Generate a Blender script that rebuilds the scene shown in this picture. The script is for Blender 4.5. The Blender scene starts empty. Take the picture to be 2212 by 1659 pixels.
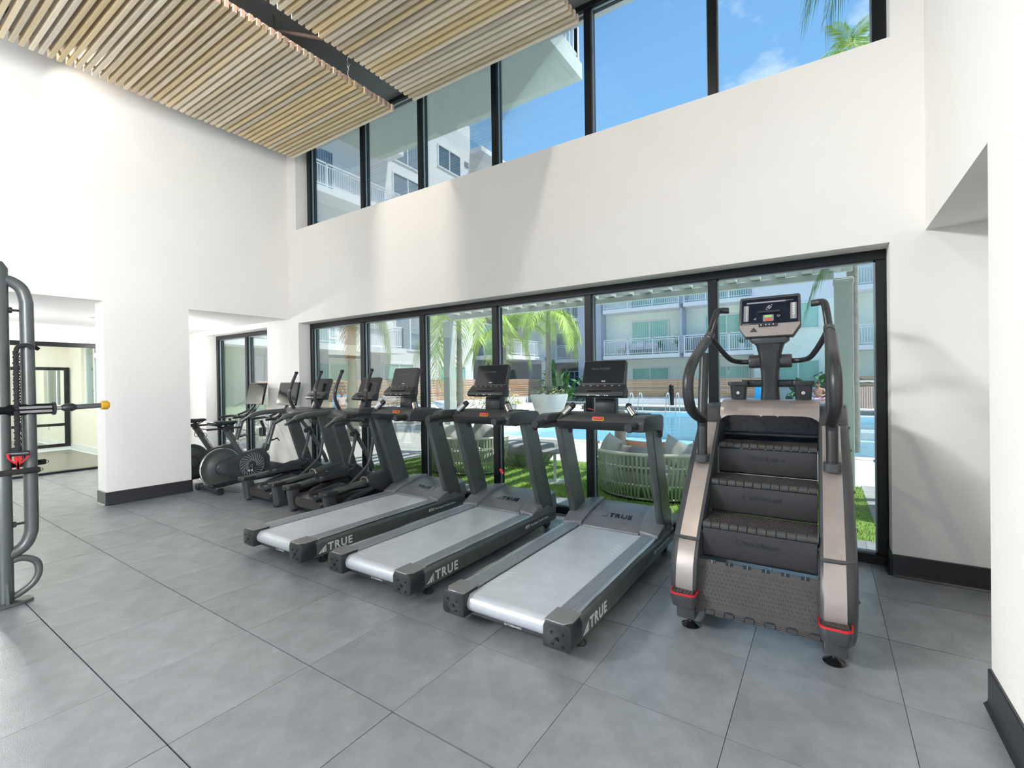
import bpy, bmesh, math, random
from math import sin, cos, pi, radians, sqrt, atan2
from mathutils import Vector, Matrix
random.seed(7)
S = bpy.context.scene
COL = S.collection
PI = pi
# ---------------------------------------------------------------- camera
YAW, PITCH, ROLL, CAMH, FPX = 0.5828713, -0.0059002, -0.0139139, 1.41511, 1012.319
cd = bpy.data.cameras.new('camera'); cam = bpy.data.objects.new('camera', cd); COL.objects.link(cam)
_r = Vector((cos(YAW), sin(YAW), 0)); _w = Vector((-sin(YAW), cos(YAW), 0)); _u = Vector((0, 0, 1))
_w2 = _w*cos(PITCH) + _u*sin(PITCH); _u2 = -_w*sin(PITCH) + _u*cos(PITCH)
_r3 = _r*cos(ROLL) + _u2*sin(ROLL); _u3 = -_r*sin(ROLL) + _u2*cos(ROLL)
_m = Matrix((_r3, _u3, -_w2)).transposed().to_4x4(); _m.translation = (0, 0, CAMH)
cam.matrix_world = _m
cd.sensor_width = 36; cd.sensor_fit = 'HORIZONTAL'; cd.lens = FPX/2212*36; cd.clip_start = 0.05; cd.clip_end = 300
S.camera = cam
S.view_settings.view_transform = 'Standard'; S.view_settings.look = 'None'
S.view_settings.exposure = 0.0; S.view_settings.gamma = 1.0; S.view_settings.use_curve_mapping = False
S.cycles.transparent_max_bounces = 16
S.cycles.sample_clamp_indirect = 6.0
# ---------------------------------------------------------------- sky
W = bpy.data.worlds.new('sky'); S.world = W; W.use_nodes = True
nt = W.node_tree; nt.nodes.clear()
def N(t, **k):
    n = nt.nodes.new(t)
    for a, b in k.items(): setattr(n, a, b)
    return n
_tc = N('ShaderNodeTexCoord'); _sx = N('ShaderNodeSeparateXYZ'); nt.links.new(_tc.outputs['Generated'], _sx.inputs[0])
_rp = N('ShaderNodeValToRGB'); _rp.color_ramp.elements[0].position = 0.0; _rp.color_ramp.elements[0].color = (.30, .30, .28, 1)
_rp.color_ramp.elements[1].position = 1.0; _rp.color_ramp.elements[1].color = (.12, .28, .66, 1)
for p, c in ((.49, (.34, .34, .32, 1)), (.51, (.60, .76, .92, 1)), (.62, (.26, .52, .86, 1)), (.74, (.21, .44, .80, 1)), (.86, (.17, .36, .74, 1))):
    e = _rp.color_ramp.elements.new(p); e.color = c
_ma = N('ShaderNodeMath', operation='MULTIPLY_ADD'); _ma.inputs[1].default_value = .5; _ma.inputs[2].default_value = .5
nt.links.new(_sx.outputs['Z'], _ma.inputs[0]); nt.links.new(_ma.outputs[0], _rp.inputs[0])
_mp = N('ShaderNodeMapping'); _mp.inputs['Location'].default_value = (.42, .1, .35); _mp.inputs['Scale'].default_value = (1, 1, 1.8)
nt.links.new(_tc.outputs['Generated'], _mp.inputs[0])
_no = N('ShaderNodeTexNoise'); _no.inputs['Scale'].default_value = 2.6; _no.inputs['Detail'].default_value = 8; _no.inputs['Roughness'].default_value = .58
nt.links.new(_mp.outputs[0], _no.inputs[0])
_cr = N('ShaderNodeValToRGB'); _cr.color_ramp.elements[0].position = .56; _cr.color_ramp.elements[1].position = .72
_cr.color_ramp.elements[0].color = (0, 0, 0, 1); _cr.color_ramp.elements[1].color = (1, 1, 1, 1)
nt.links.new(_no.outputs[0], _cr.inputs[0])
_gt = N('ShaderNodeMath', operation='GREATER_THAN'); _gt.inputs[1].default_value = .02; nt.links.new(_sx.outputs['Z'], _gt.inputs[0])
_mu = N('ShaderNodeMath', operation='MULTIPLY'); nt.links.new(_cr.outputs[0], _mu.inputs[0]); nt.links.new(_gt.outputs[0], _mu.inputs[1])
_mx = N('ShaderNodeMix', data_type='RGBA'); nt.links.new(_mu.outputs[0], _mx.inputs[0]); nt.links.new(_rp.outputs[0], _mx.inputs[6]); _mx.inputs[7].default_value = (.98, .98, 1, 1)
_bg = N('ShaderNodeBackground'); _bg.inputs[1].default_value = SKY_STRENGTH = 1.32
nt.links.new(_mx.outputs[2], _bg.inputs[0])
_ow = N('ShaderNodeOutputWorld'); nt.links.new(_bg.outputs[0], _ow.inputs[0])
# ---------------------------------------------------------------- sun
sd = bpy.data.lights.new('sun', 'SUN'); sd.energy = 5.8; sd.angle = radians(.6); sd.color = (1, .96, .90)
so = bpy.data.objects.new('sun', sd); COL.objects.link(so)
so.rotation_euler = Vector((.44, .13, .89)).to_track_quat('Z', 'Y').to_euler()
# ---------------------------------------------------------------- added fill lights for hall, bay and studio, plus the passage lamp
def area(name, loc, target, sx, sy, power, color=(1, 1, 1), spread=180):
    l = bpy.data.lights.new(name, 'AREA'); l.shape = 'RECTANGLE'; l.size = sx; l.size_y = sy; l.energy = power; l.color = color; l.spread = radians(spread)
    o = bpy.data.objects.new(name, l); COL.objects.link(o); o.location = loc
    o.rotation_euler = (Vector(loc)-Vector(target)).to_track_quat('Z', 'Y').to_euler()
    return o
area('hall_fill_light', (-4.6, -3.4, 5.18), (-4.3, 4.2, 1.6), 3.6, 3.0, 14, (1, .94, .87))  # added fill from behind the camera, aimed at the window wall
area('hall_fill_light', (-1.2, -3.4, 5.18), (-2.2, 4.2, 1.6), 2.6, 3.0, 12, (1, .94, .87))  # second added fill, towards the right part of that wall
area('side_fill_light', (.52, -3.9, 2.8), (-7, -3.9, 2.8), 4.6, 3.2, 640, (.97, .985, 1), 118)  # added fill at the solid right wall, brightening the left wall
area('side_fill_light', (-7.3, -4.2, 4.86), (.6, .3, 1.7), 4.6, .62, 400, (.97, .99, 1), 64)  # high added fill strip for the near right wall; no window there
def point(name, loc, power, color=(1, 1, 1), r=.06):
    l = bpy.data.lights.new(name, 'POINT'); l.energy = power; l.shadow_soft_size = r; l.color = color
    o = bpy.data.objects.new(name, l); COL.objects.link(o); o.location = loc; return o
point('alcove_fill_light', (-8.9, 3.3, 2.05), 55, (1, .985, .96)); point('bay_fill_light', (-9.2, .9, 2.05), 60, (1, .985, .96)); point('studio_fill_light', (-12.6, 1.2, 2.3), 75, (1, .97, .92)); point('studio_fill_light', (-13.4, .2, 2.3), 60, (1, .97, .92))  # bare points added to brighten soffit, bay and studio, without fixtures
area('passage_lamp', (1.6, 2.6, 2.36), (1.6, 2.6, 0), 1.0, 1.6, 14, (1, .99, .97))
for _x, _p in ((-6.84, 34), (-4.235, 215), (-1.76, 100)):
    _l = bpy.data.lights.new('track_spot_light', 'SPOT'); _l.energy = _p; _l.spot_size = radians(100); _l.spot_blend = .6; _l.shadow_soft_size = .014; _l.color = (1, .90, .78)
    _o = bpy.data.objects.new('track_spot_light', _l); COL.objects.link(_o); _o.location = (_x, 1.3, 5.2); _o.rotation_euler = (Vector((_x, 1.3, 5.2))-Vector((_x+(.5 if _x < -6 else 0), 4.3, 2.8))).to_track_quat('Z', 'Y').to_euler()
# ---------------------------------------------------------------- materials
def mat(name, col, rough=.5, metal=0., var=0., vscale=8., bump=0., bscale=60., spec=.5, objvar=0., emit=0., coat=0., ior=1.5, alt=None, hue=None, vdet=4):
    m = bpy.data.materials.new(name); m.use_nodes = True; t = m.node_tree; b = t.nodes['Principled BSDF']
    c4 = (*col, 1)
    b.inputs['Base Color'].default_value = c4; b.inputs['Roughness'].default_value = rough; b.inputs['Metallic'].default_value = metal
    b.inputs['Specular IOR Level'].default_value = spec; b.inputs['Coat Weight'].default_value = coat
    b.inputs['IOR'].default_value = ior
    if emit: b.inputs['Emission Color'].default_value = c4; b.inputs['Emission Strength'].default_value = emit
    tc = t.nodes.new('ShaderNodeTexCoord'); last = None
    if var:
        n = t.nodes.new('ShaderNodeTexNoise'); n.inputs['Scale'].default_value = vscale; n.inputs['Detail'].default_value = vdet; n.inputs['Roughness'].default_value = .62
        t.links.new(tc.outputs['Object'], n.inputs[0])
        r = t.nodes.new('ShaderNodeValToRGB'); r.color_ramp.elements[0].position = .3; r.color_ramp.elements[1].position = .7
        a = alt or tuple(min(1, c*(1+var)) for c in col); lo = tuple(c*(1-var) for c in col) if not alt else col
        r.color_ramp.elements[0].color = (*lo, 1); r.color_ramp.elements[1].color = (*a, 1)
        t.links.new(n.outputs[0], r.inputs[0]); last = r.outputs[0]
    if objvar:
        oi = t.nodes.new('ShaderNodeObjectInfo'); h = t.nodes.new('ShaderNodeHueSaturation')
        mr = t.nodes.new('ShaderNodeMapRange'); mr.inputs[3].default_value = 1-objvar; mr.inputs[4].default_value = 1+objvar
        t.links.new(oi.outputs['Random'], mr.inputs[0]); t.links.new(mr.outputs[0], h.inputs['Value'])
        if hue:
            mh = t.nodes.new('ShaderNodeMath'); mh.operation = 'FRACT'; mm = t.nodes.new('ShaderNodeMath'); mm.operation = 'MULTIPLY'; mm.inputs[1].default_value = 7.31
            t.links.new(oi.outputs['Random'], mm.inputs[0]); t.links.new(mm.outputs[0], mh.inputs[0])
            m2 = t.nodes.new('ShaderNodeMapRange'); m2.inputs[3].default_value = 1-hue; m2.inputs[4].default_value = 1+hue
            t.links.new(mh.outputs[0], m2.inputs[0]); t.links.new(m2.outputs[0], h.inputs['Saturation'])
        if last: t.links.new(last, h.inputs['Color'])
        else: h.inputs['Color'].default_value = c4
        last = h.outputs[0]
    if last: t.links.new(last, b.inputs['Base Color'])
    if bump:
        n = t.nodes.new('ShaderNodeTexNoise'); n.inputs['Scale'].default_value = bscale; n.inputs['Detail'].default_value = 3
        t.links.new(tc.outputs['Object'], n.inputs[0]); bp = t.nodes.new('ShaderNodeBump'); bp.inputs['Strength'].default_value = bump; bp.inputs['Distance'].default_value = .01
        t.links.new(n.outputs[0], bp.inputs['Height']); t.links.new(bp.outputs[0], b.inputs['Normal'])
    return m
def glassmat(name, tint, refl=1.0, rough=0.0):
    m = bpy.data.materials.new(name); m.use_nodes = True; t = m.node_tree; t.nodes.clear()
    tr = t.nodes.new('ShaderNodeBsdfTransparent'); tr.inputs[0].default_value = (*tint, 1)
    g = t.nodes.new('ShaderNodeBsdfGlossy'); g.inputs['Roughness'].default_value = rough
    f = t.nodes.new('ShaderNodeFresnel'); f.inputs[0].default_value = 1.45
    mm = t.nodes.new('ShaderNodeMath'); mm.operation = 'MULTIPLY'; mm.inputs[1].default_value = refl; t.links.new(f.outputs[0], mm.inputs[0])
    x = t.nodes.new('ShaderNodeMixShader'); t.links.new(mm.outputs[0], x.inputs[0]); t.links.new(tr.outputs[0], x.inputs[1]); t.links.new(g.outputs[0], x.inputs[2])
    o = t.nodes.new('ShaderNodeOutputMaterial'); t.links.new(x.outputs[0], o.inputs[0])
    return m
def wood(name, a, b, scale=(1.5, 30, 30), objvar=.15, rough=.5, hue=None, rot=None):
    m = mat(name, a, rough, var=.2, objvar=objvar, alt=b, hue=hue)
    t = m.node_tree; n = [x for x in t.nodes if x.type == 'TEX_NOISE'][0]
    mp = t.nodes.new('ShaderNodeMapping'); mp.inputs['Scale'].default_value = scale
    tc = [x for x in t.nodes if x.type == 'TEX_COORD'][0]
    t.links.new(tc.outputs['Object'], mp.inputs[0]); t.links.new(mp.outputs[0], n.inputs[0]); n.inputs['Scale'].default_value = 1; n.inputs['Detail'].default_value = 6
    return m
M = {}
M['wall'] = mat('painted_plaster', (.87, .85, .815), .75, var=.015, vscale=2, bump=.03, bscale=120, spec=.3)
M['soffit'] = mat('painted_soffit', (.86, .86, .85), .8, var=.01, vscale=2, spec=.3)
M['ceil'] = mat('dark_painted_deck', (.19, .21, .225), .8, var=.15, vscale=2)
M['base'] = mat('vinyl_baseboard', (.028, .030, .034), .35, var=.1, vscale=10)
M['tile'] = mat('rubber_tile', (.215, .228, .246), .27, var=.3, vscale=5, bump=.13, bscale=240, objvar=.06, ior=2.35, alt=(.31, .328, .35), vdet=9)
M['joint'] = mat('dusty_joint', (.028, .023, .02), .9, var=.4, vscale=40)
M['frame'] = mat('anodised_frame', (.006, .008, .010), .30, var=.1, vscale=4, spec=.35)
M['gasket'] = mat('edge_trim', (.32, .37, .40), .35, metal=.5, var=.05)
M['glass'] = glassmat('window_glass', (.94, .985, .965), .55)
M['black'] = mat('black_plastic', (.022, .024, .027), .36, var=.15, vscale=20, bump=.05, bscale=300)
M['hood'] = mat('hood_plastic', (.15, .165, .185), .33, var=.08, vscale=10, ior=1.9)
M['shell'] = mat('charcoal_plastic', (.050, .053, .058), .36, var=.1, vscale=14, bump=.04, bscale=300)
M['dmetal'] = mat('dark_steel', (.10, .112, .112), .32, metal=.25, var=.1, vscale=10)
M['belt'] = mat('running_belt', (.60, .64, .69), .33, ior=2.4, var=.10, vscale=7, bump=.08, bscale=400, vdet=8)
M['silver'] = mat('brushed_aluminium', (.50, .53, .57), .40, metal=.6, var=.08, vscale=30)
M['capgrey'] = mat('grey_moulding', (.26, .26, .265), .4, var=.08, metal=.3)
M['chrome'] = mat('chrome', (.75, .74, .72), .16, metal=1, var=.03)
M['screen'] = mat('glossy_screen', (.010, .011, .013), .07, var=.1, vscale=6)
M['navy'] = mat('dark_blue_display', (.006, .010, .022), .12, var=.3, vscale=12)
M['bronze'] = mat('warm_grey_panel', (.40, .35, .325), .33, metal=.45, var=.08, vscale=6)
M['stepblack'] = mat('step_plastic', (.028, .028, .030), .45, var=.15, vscale=30)
M['stepgrey'] = mat('worn_step_grate', (.052, .047, .044), .5, metal=.1, var=.15, vscale=20)
M['red'] = mat('red_plastic', (.55, .02, .025), .35, var=.06)
M['yellow'] = mat('yellow_plastic', (.75, .42, .03), .4, var=.06)
M['white'] = mat('white_print', (.85, .85, .85), .5, var=.01)
M['green'] = mat('green_key', (.25, .62, .12), .4, var=.05, emit=.25)
M['rkey'] = mat('red_key', (.7, .06, .05), .4, var=.05, emit=.25)
M['grey'] = mat('grey_print', (.30, .31, .33), .5, var=.02)
M['dimprint'] = mat('raised_lettering', (.085, .087, .092), .3, var=.02)
M['slat'] = wood('ceiling_batten', (.68, .57, .39), (.80, .67, .47), (2, 40, 40), .20, .55, hue=.35)
M['rail'] = mat('pale_batten_rail', (.72, .52, .42), .55, var=.1, vscale=9)
M['cloth'] = mat('elastic_cord_cover', (.02, .02, .022), .9, var=.3, vscale=80, bump=.5, bscale=200)
M['stucco'] = mat('pale_stucco', (.88, .93, .83), .85, var=.03, vscale=3, bump=.1, bscale=60)
M['stuccow'] = mat('white_stucco', (.82, .82, .84), .85, var=.02, vscale=3, bump=.1, bscale=60)
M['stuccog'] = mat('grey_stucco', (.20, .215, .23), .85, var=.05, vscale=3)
M['stuccob'] = mat('blue_grey_stucco', (.46, .52, .62), .85, var=.03, vscale=3)
M['stuccoy'] = mat('green_stucco', (.36, .50, .30), .85, var=.04, vscale=3)
M['concrete'] = mat('painted_concrete', (.66, .71, .68), .85, var=.04, vscale=4, bump=.12, bscale=90)
M['deck'] = mat('pale_pool_deck', (.66, .63, .60), .8, var=.06, vscale=4, bump=.06, bscale=90)
M['lawn'] = mat('turf_backing', (.16, .25, .05), .95, var=.3, vscale=30)
M['grass'] = mat('grass_blade', (.24, .42, .07), .7, var=.3, vscale=3, alt=(.42, .56, .15))
M['water'] = glassmat('pool_water', (.84, .95, .97), .4, .02)
M['basin'] = mat('pool_plaster', (.50, .74, .84), .6, var=.06, vscale=2)
M['mosaic'] = mat('mosaic_band', (.06, .09, .10), .3, var=.9, vscale=35, alt=(.25, .32, .32))
M['white_metal'] = mat('white_painted_metal', (.80, .81, .83), .45, var=.01)
M['cedar'] = wood('cedar_slat', (.40, .24, .145), (.55, .35, .22), (1.2, 1.2, 25), .18, .6, hue=.15)
M['strap'] = mat('woven_strap', (.36, .42, .27), .6, var=.08, vscale=20, objvar=.10)
M['rope'] = mat('cream_rope', (.78, .74, .62), .7, var=.1, vscale=60, bump=.3, bscale=150)
M['cush'] = mat('grey_cushion', (.46, .45, .43), .9, var=.05, vscale=6, bump=.15, bscale=90)
M['cushd'] = mat('dark_grey_cushion', (.26, .255, .25), .9, var=.06, vscale=6, bump=.15, bscale=90)
M['terra'] = mat('terracotta_cushion', (.66, .32, .20), .9, var=.15, vscale=20)
M['pergola'] = mat('pale_grey_steel', (.52, .56, .53), .5, var=.02, vscale=3)
M['trunk'] = mat('palm_trunk', (.25, .225, .18), .85, var=.2, vscale=10, bump=.4, bscale=18)
M['shaft'] = mat('crown_shaft', (.26, .34, .10), .5, var=.2, vscale=6)
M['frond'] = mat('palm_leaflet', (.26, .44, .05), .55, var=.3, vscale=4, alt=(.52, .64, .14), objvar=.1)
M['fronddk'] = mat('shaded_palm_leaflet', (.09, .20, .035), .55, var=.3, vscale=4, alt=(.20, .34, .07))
M['dead'] = mat('dry_leaflet', (.62, .25, .05), .7, var=.2, vscale=6)
M['leafd'] = mat('dark_leaf', (.035, .12, .03), .45, var=.3, vscale=5, alt=(.07, .22, .05), objvar=.2)
M['leafy'] = mat('variegated_leaf', (.30, .38, .08), .55, var=.3, vscale=6, alt=(.55, .55, .25), objvar=.2)
M['bluef'] = mat('pale_blue_blossom', (.45, .60, .85), .6, var=.1)
M['leafc'] = mat('cream_leaf', (.52, .47, .26), .55, var=.25, vscale=5, alt=(.34, .40, .16))
M['pot'] = mat('grey_planter', (.52, .51, .49), .6, var=.05, vscale=5)
M['potd'] = mat('black_planter', (.020, .024, .022), .3, var=.2, vscale=5)
M['blue'] = mat('blue_sling', (.02, .33, .62), .7, var=.06, vscale=10)
M['pale_blue'] = mat('pale_blue_towel', (.28, .52, .82), .8, var=.06, vscale=10)
M['skin'] = mat('skin', (.62, .38, .27), .5, var=.05, vscale=10)
M['skind'] = mat('tanned_skin', (.44, .23, .15), .5, var=.05, vscale=10)
M['hairg'] = mat('grey_blond_hair', (.45, .36, .27), .7, var=.2, vscale=40)
M['hairb'] = mat('black_hair', (.02, .018, .016), .6, var=.2, vscale=40)
M['shirt'] = mat('pale_top', (.80, .66, .58), .8, var=.05)
M['trunks'] = mat('patterned_swimwear', (.32, .30, .62), .8, var=.7, vscale=22, alt=(.85, .6, .7))
M['wglass'] = mat('green_tinted_pane', (.22, .50, .40), .08, var=.25, vscale=.7, coat=.4, alt=(.36, .66, .54))
M['wglassb'] = mat('blue_tinted_pane', (.035, .12, .20), .06, var=.25, vscale=.7, coat=.4)
M['blind'] = mat('window_blind', (.46, .72, .62), .7, var=.06)
M['blindb'] = mat('grey_blue_blind', (.32, .42, .52), .7, var=.06)
M['mirror'] = mat('mirror_glass', (.86, .88, .86), .02, metal=1, var=.01)
M['studio'] = mat('pale_studio_floor', (.30, .285, .25), .4, var=.12, vscale=6, vdet=7)
M['cream'] = mat('cream_wall', (.84, .80, .72), .8, var=.01)
M['plank'] = mat('grey_deck_plank', (.34, .33, .33), .75, var=.15, vscale=8)
M['dbronze'] = mat('brown_bollard', (.13, .10, .085), .5, var=.1)
# ---------------------------------------------------------------- mesh helpers
class MB:
    def __init__(s): s.v = []; s.f = []; s.sm = []; s.mi = []; s.cur = 0
    def add(s, vs, fs, smooth=False):
        o = len(s.v); s.v += [tuple(p) for p in vs]
        for f in fs: s.f.append([i+o for i in f]); s.sm.append(smooth); s.mi.append(s.cur)
        return s
    def box(s, x0, x1, y0, y1, z0, z1, mx=None):
        vs = [Vector((x, y, z)) for z in (z0, z1) for y in (y0, y1) for x in (x0, x1)]
        if mx is not None: vs = [mx @ p for p in vs]
        return s.add(vs, [(0, 2, 3, 1), (4, 5, 7, 6), (0, 1, 5, 4), (2, 6, 7, 3), (0, 4, 6, 2), (1, 3, 7, 5)])
    def prism(s, poly, axis, a, b, mx=None, smooth=False):
        # poly: 2-D outline; extruded along axis ('x': poly is (y,z); 'y': (x,z); 'z': (x,y))
        def P(p, t): return Vector((t, p[0], p[1])) if axis == 'x' else Vector((p[0], t, p[1])) if axis == 'y' else Vector((p[0], p[1], t))
        n = len(poly); vs = [P(p, a) for p in poly]+[P(p, b) for p in poly]
        if mx is not None: vs = [mx @ p for p in vs]
        fs = [(i, (i+1) % n, (i+1) % n+n, i+n) for i in range(n)]
        s.add(vs, fs, smooth); o = len(s.v)-2*n
        s.f.append([o+i for i in range(n)][::-1]); s.f.append([o+n+i for i in range(n)]); s.sm += [False, False]; s.mi += [s.cur]*2
        return s
    def loft(s, rings, closed=False, cap=True, smooth=True):
        n = len(rings[0]); o = len(s.v)
        for r in rings: s.v += [tuple(p) for p in r]
        m = len(rings)
        for k in range(m if closed else m-1):
            a = o+k*n; b = o+((k+1) % m)*n
            for i in range(n): s.f.append([a+i, a+(i+1) % n, b+(i+1) % n, b+i]); s.sm.append(smooth); s.mi.append(s.cur)
        if cap and not closed:
            s.f.append([o+i for i in range(n)][::-1]); s.f.append([o+(m-1)*n+i for i in range(n)]); s.sm += [False]*2; s.mi += [s.cur]*2
        return s
    def tube(s, path, r, n=10, closed=False, sq=1.0, up=None, cap=True):
        path = [Vector(p) for p in path]; rs = r if isinstance(r, (list, tuple)) else [r]*len(path); rings = []; prev = None
        for i, p in enumerate(path):
            a = path[i-1] if (i > 0 or closed) else p; b = path[(i+1) % len(path)] if (i < len(path)-1 or closed) else p
            t = (b-a).normalized()
            if prev is None:
                q = Vector(up) if up else (Vector((0, 0, 1)) if abs(t.z) < .9 else Vector((1, 0, 0)))
                x = (q - t*q.dot(t)).normalized()
            else: x = (prev - t*prev.dot(t)).normalized()
            prev = x; y = t.cross(x)
            rings.append([p + x*cos(2*PI*k/n)*rs[i]*sq + y*sin(2*PI*k/n)*rs[i] for k in range(n)])
        return s.loft(rings, closed, cap)
    def lathe(s, prof, c=(0, 0, 0), n=20, cap=True, axis='z'):
        rings = []
        for r, z in prof:
            ring = []
            for k in range(n):
                a = 2*PI*k/n; p = (r*cos(a), r*sin(a), z)
                if axis == 'x': p = (z, r*cos(a), r*sin(a))
                if axis == 'y': p = (r*sin(a), z, r*cos(a))
                ring.append((p[0]+c[0], p[1]+c[1], p[2]+c[2]))
            rings.append(ring)
        return s.loft(rings, False, cap)
    def ball(s, c, rx, ry, rz, n=12, m=8, mx=None):
        rings = []
        for j in range(m+1):
            t = -PI/2+PI*j/m; q = max(cos(t), .02)
            r = [Vector((rx*q*cos(2*PI*k/n), ry*q*sin(2*PI*k/n), rz*sin(t))) for k in range(n)]
            if mx is not None: r = [mx @ p for p in r]
            rings.append([p+Vector(c) for p in r])
        return s.loft(rings)
    def mesh(s, name, bev=0, seg=2, sharp=35):
        me = bpy.data.meshes.new(name); me.from_pydata(s.v, [], s.f)
        if bev:
            bm = bmesh.new(); bm.from_mesh(me); bmesh.ops.recalc_face_normals(bm, faces=bm.faces)
            es = [e for e in bm.edges if len(e.link_faces) == 2 and e.calc_face_angle(0) > radians(28)]
            bmesh.ops.bevel(bm, geom=es, offset=bev, segments=seg, profile=.5, affect='EDGES', clamp_overlap=True)
            bm.to_mesh(me); bm.free()
            me.polygons.foreach_set('use_smooth', [True]*len(me.polygons)); me.set_sharp_from_angle(angle=radians(sharp))
        else:
            me.polygons.foreach_set('use_smooth', s.sm); me.polygons.foreach_set('material_index', s.mi)
            bm = bmesh.new(); bm.from_mesh(me); bmesh.ops.recalc_face_normals(bm, faces=bm.faces); bm.to_mesh(me); bm.free()
            if any(s.sm): me.set_sharp_from_angle(angle=radians(50))
        me.update(); return me
    def build(s, name, m, parent=None, bev=0, seg=2, loc=None, label=None, kind=None):
        me = s.mesh(name, bev, seg)
        for x in (m if isinstance(m, (list, tuple)) else [m]): me.materials.append(M[x] if isinstance(x, str) else x)
        return link(name, me, parent, loc, label, kind)
def link(name, data, parent=None, loc=None, label=None, kind=None, rot=None):
    o = bpy.data.objects.new(name, data); COL.objects.link(o)
    if parent is not None: o.parent = parent
    if loc is not None: o.location = loc
    if rot is not None: o.rotation_euler = rot
    if label: o['label'] = label
    if kind: o['kind'] = kind
    return o
def thing(name, label, cat, loc=(0, 0, 0), rz=0, group=None, kind=None):
    o = link(name, None, None, loc); o.rotation_euler = (0, 0, rz); o.empty_display_size = .2
    return tag(o, label, cat, group, kind)
def tag(o, label, cat, group=None, kind=None):
    o['label'] = label; o['category'] = cat
    if group: o['group'] = group
    if kind: o['kind'] = kind
    return o
def struct(o, label, cat): return tag(o, label, cat, None, 'structure')
def dup(root, loc, rz=None, label=None, group=None):
    r = root.copy(); COL.objects.link(r); r.location = loc
    if rz is not None: r.rotation_euler = (0, 0, rz)
    if label: r['label'] = label
    if group: r['group'] = group
    for ch in list(root.children):
        c = ch.copy(); COL.objects.link(c); c.parent = r
        for g in list(ch.children):
            d = g.copy(); COL.objects.link(d); d.parent = c
    return r
def text(name, body, size, m, parent, mx, ext=.0008, shear=0, sp=1.0, bold=0, align='LEFT', sx=1.0):
    c = bpy.data.curves.new(name, 'FONT'); c.body = body; c.size = size; c.extrude = ext; c.shear = shear; c.space_character = sp; c.offset = bold; c.align_x = align; c.resolution_u = 3
    tmp = bpy.data.objects.new('tmp', c); me = bpy.data.meshes.new_from_object(tmp); bpy.data.objects.remove(tmp); bpy.data.curves.remove(c)
    me.name = name; me.materials.clear(); me.materials.append(M[m]); me.transform(mx @ Matrix.Diagonal((sx, 1, 1, 1))); o = link(name, me, parent); return o
def basis(o, x, y):
    x = Vector(x).normalized(); y = Vector(y); y = (y-x*y.dot(x)).normalized(); z = x.cross(y)
    m = Matrix((x, y, z)).transposed().to_4x4(); m.translation = o; return m
def bez(pts, n=6):
    # smooth path through points (Catmull-Rom)
    P = [Vector(p) for p in pts]; out = []
    for i in range(len(P)-1):
        a = P[max(i-1, 0)]; b = P[i]; c = P[i+1]; d = P[min(i+2, len(P)-1)]
        for k in range(n):
            t = k/n; out.append(.5*((2*b)+(c-a)*t+(2*a-5*b+4*c-d)*t*t+(3*b-a-3*c+d)*t**3))
    out.append(P[-1]); return out
def rrect(w, h, r, n=4, cx=0, cy=0):
    out = []
    for (sx, sy, a0) in ((1, 1, 0), (-1, 1, PI/2), (-1, -1, PI), (1, -1, 3*PI/2)):
        for k in range(n+1):
            a = a0+PI/2*k/n; out.append((cx+sx*(w/2-r)+r*cos(a), cy+sy*(h/2-r)+r*sin(a)))
    return out
# ================================================================= SETTING
WY, WT = 4.242, .26          # interior face of the window wall, depth of its reveals to the glazing
CEIL = 5.25
def lw(y, off=0.): return -7.117+(y-2.0)*.0633-off
# floor: slab with the tile field laid on it
fl = MB().box(-10.6, 2.3, -7, 4.62, -.12, -.012).build('floor', 'joint'); struct(fl, 'black rubber tile floor of the gym', 'floor')
DL = -.0075
tile_me = MB().box(-.3038, .3038, -.3022, .3022, -.012, 0).mesh('tile'); tile_me.materials.append(M['tile'])
for i in range(-3, 7):
    for j in range(-11, 9):
        x = (j+.5-6.55814)*.61; y = (i+.5+1.24821)*.61
        X = cos(DL)*x-sin(DL)*y; Y = sin(DL)*x+cos(DL)*y
        if X < -10.45 or (X > 1.1 and Y < 2.4): continue
        o = link('tile', tile_me, fl, (X, Y, random.uniform(-.0014, .0006))); o.rotation_euler = (random.uniform(-.0012, .0012), random.uniform(-.0012, .0012), DL)
rf = MB().box(-10.6, 2.3, -7, -1.12, -.012, -.001).build('floor_rear', 'tile'); struct(rf, 'black rubber floor continuing behind the viewpoint', 'floor')
st = MB().box(-14.6, -10.6, -2, 3.6, -.12, -.002).build('floor_studio', 'studio'); struct(st, 'pale floor of the studio behind the glass partition', 'floor')
# window wall
wb = MB()
def wseg(x0, x1, z0, z1): wb.box(x0, x1, WY, WY+.34, z0, z1)
LX0, LX1, LZ = -6.735, .413, 2.36; UX0, UX1, UZ = -6.755, .425, 3.80; AX0, AX1 = -9.78, -7.62
wseg(-10.6, AX0, 0, LZ); wseg(AX1, LX0, 0, LZ); wseg(LX1, 2.4, 0, LZ)
wseg(-10.6, 2.4, LZ, UZ); wseg(-7.5, UX0, UZ, CEIL+.1); wseg(UX1, 2.4, UZ, CEIL+.1)
struct(wb.build('wall_back', 'wall'), 'white window wall with long clerestory and tall lower glazing', 'wall')
# left wall: header, pier and rear part
wl = MB()
def lpoly(y0, y1, t=.29): return [(lw(y0), y0), (lw(y1), y1), (lw(y1)-t, y1), (lw(y0)-t, y0)]
wl.prism(lpoly(-7, WY+.05), 'z', 2.44, CEIL+.1); wl.prism(lpoly(1.99, 2.868), 'z', 0, 2.44); wl.prism(lpoly(-7, -1.6), 'z', 0, 2.44)
struct(wl.build('wall_left', 'wall'), 'tall white left wall with an open bay either side of its pier', 'wall')
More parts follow.
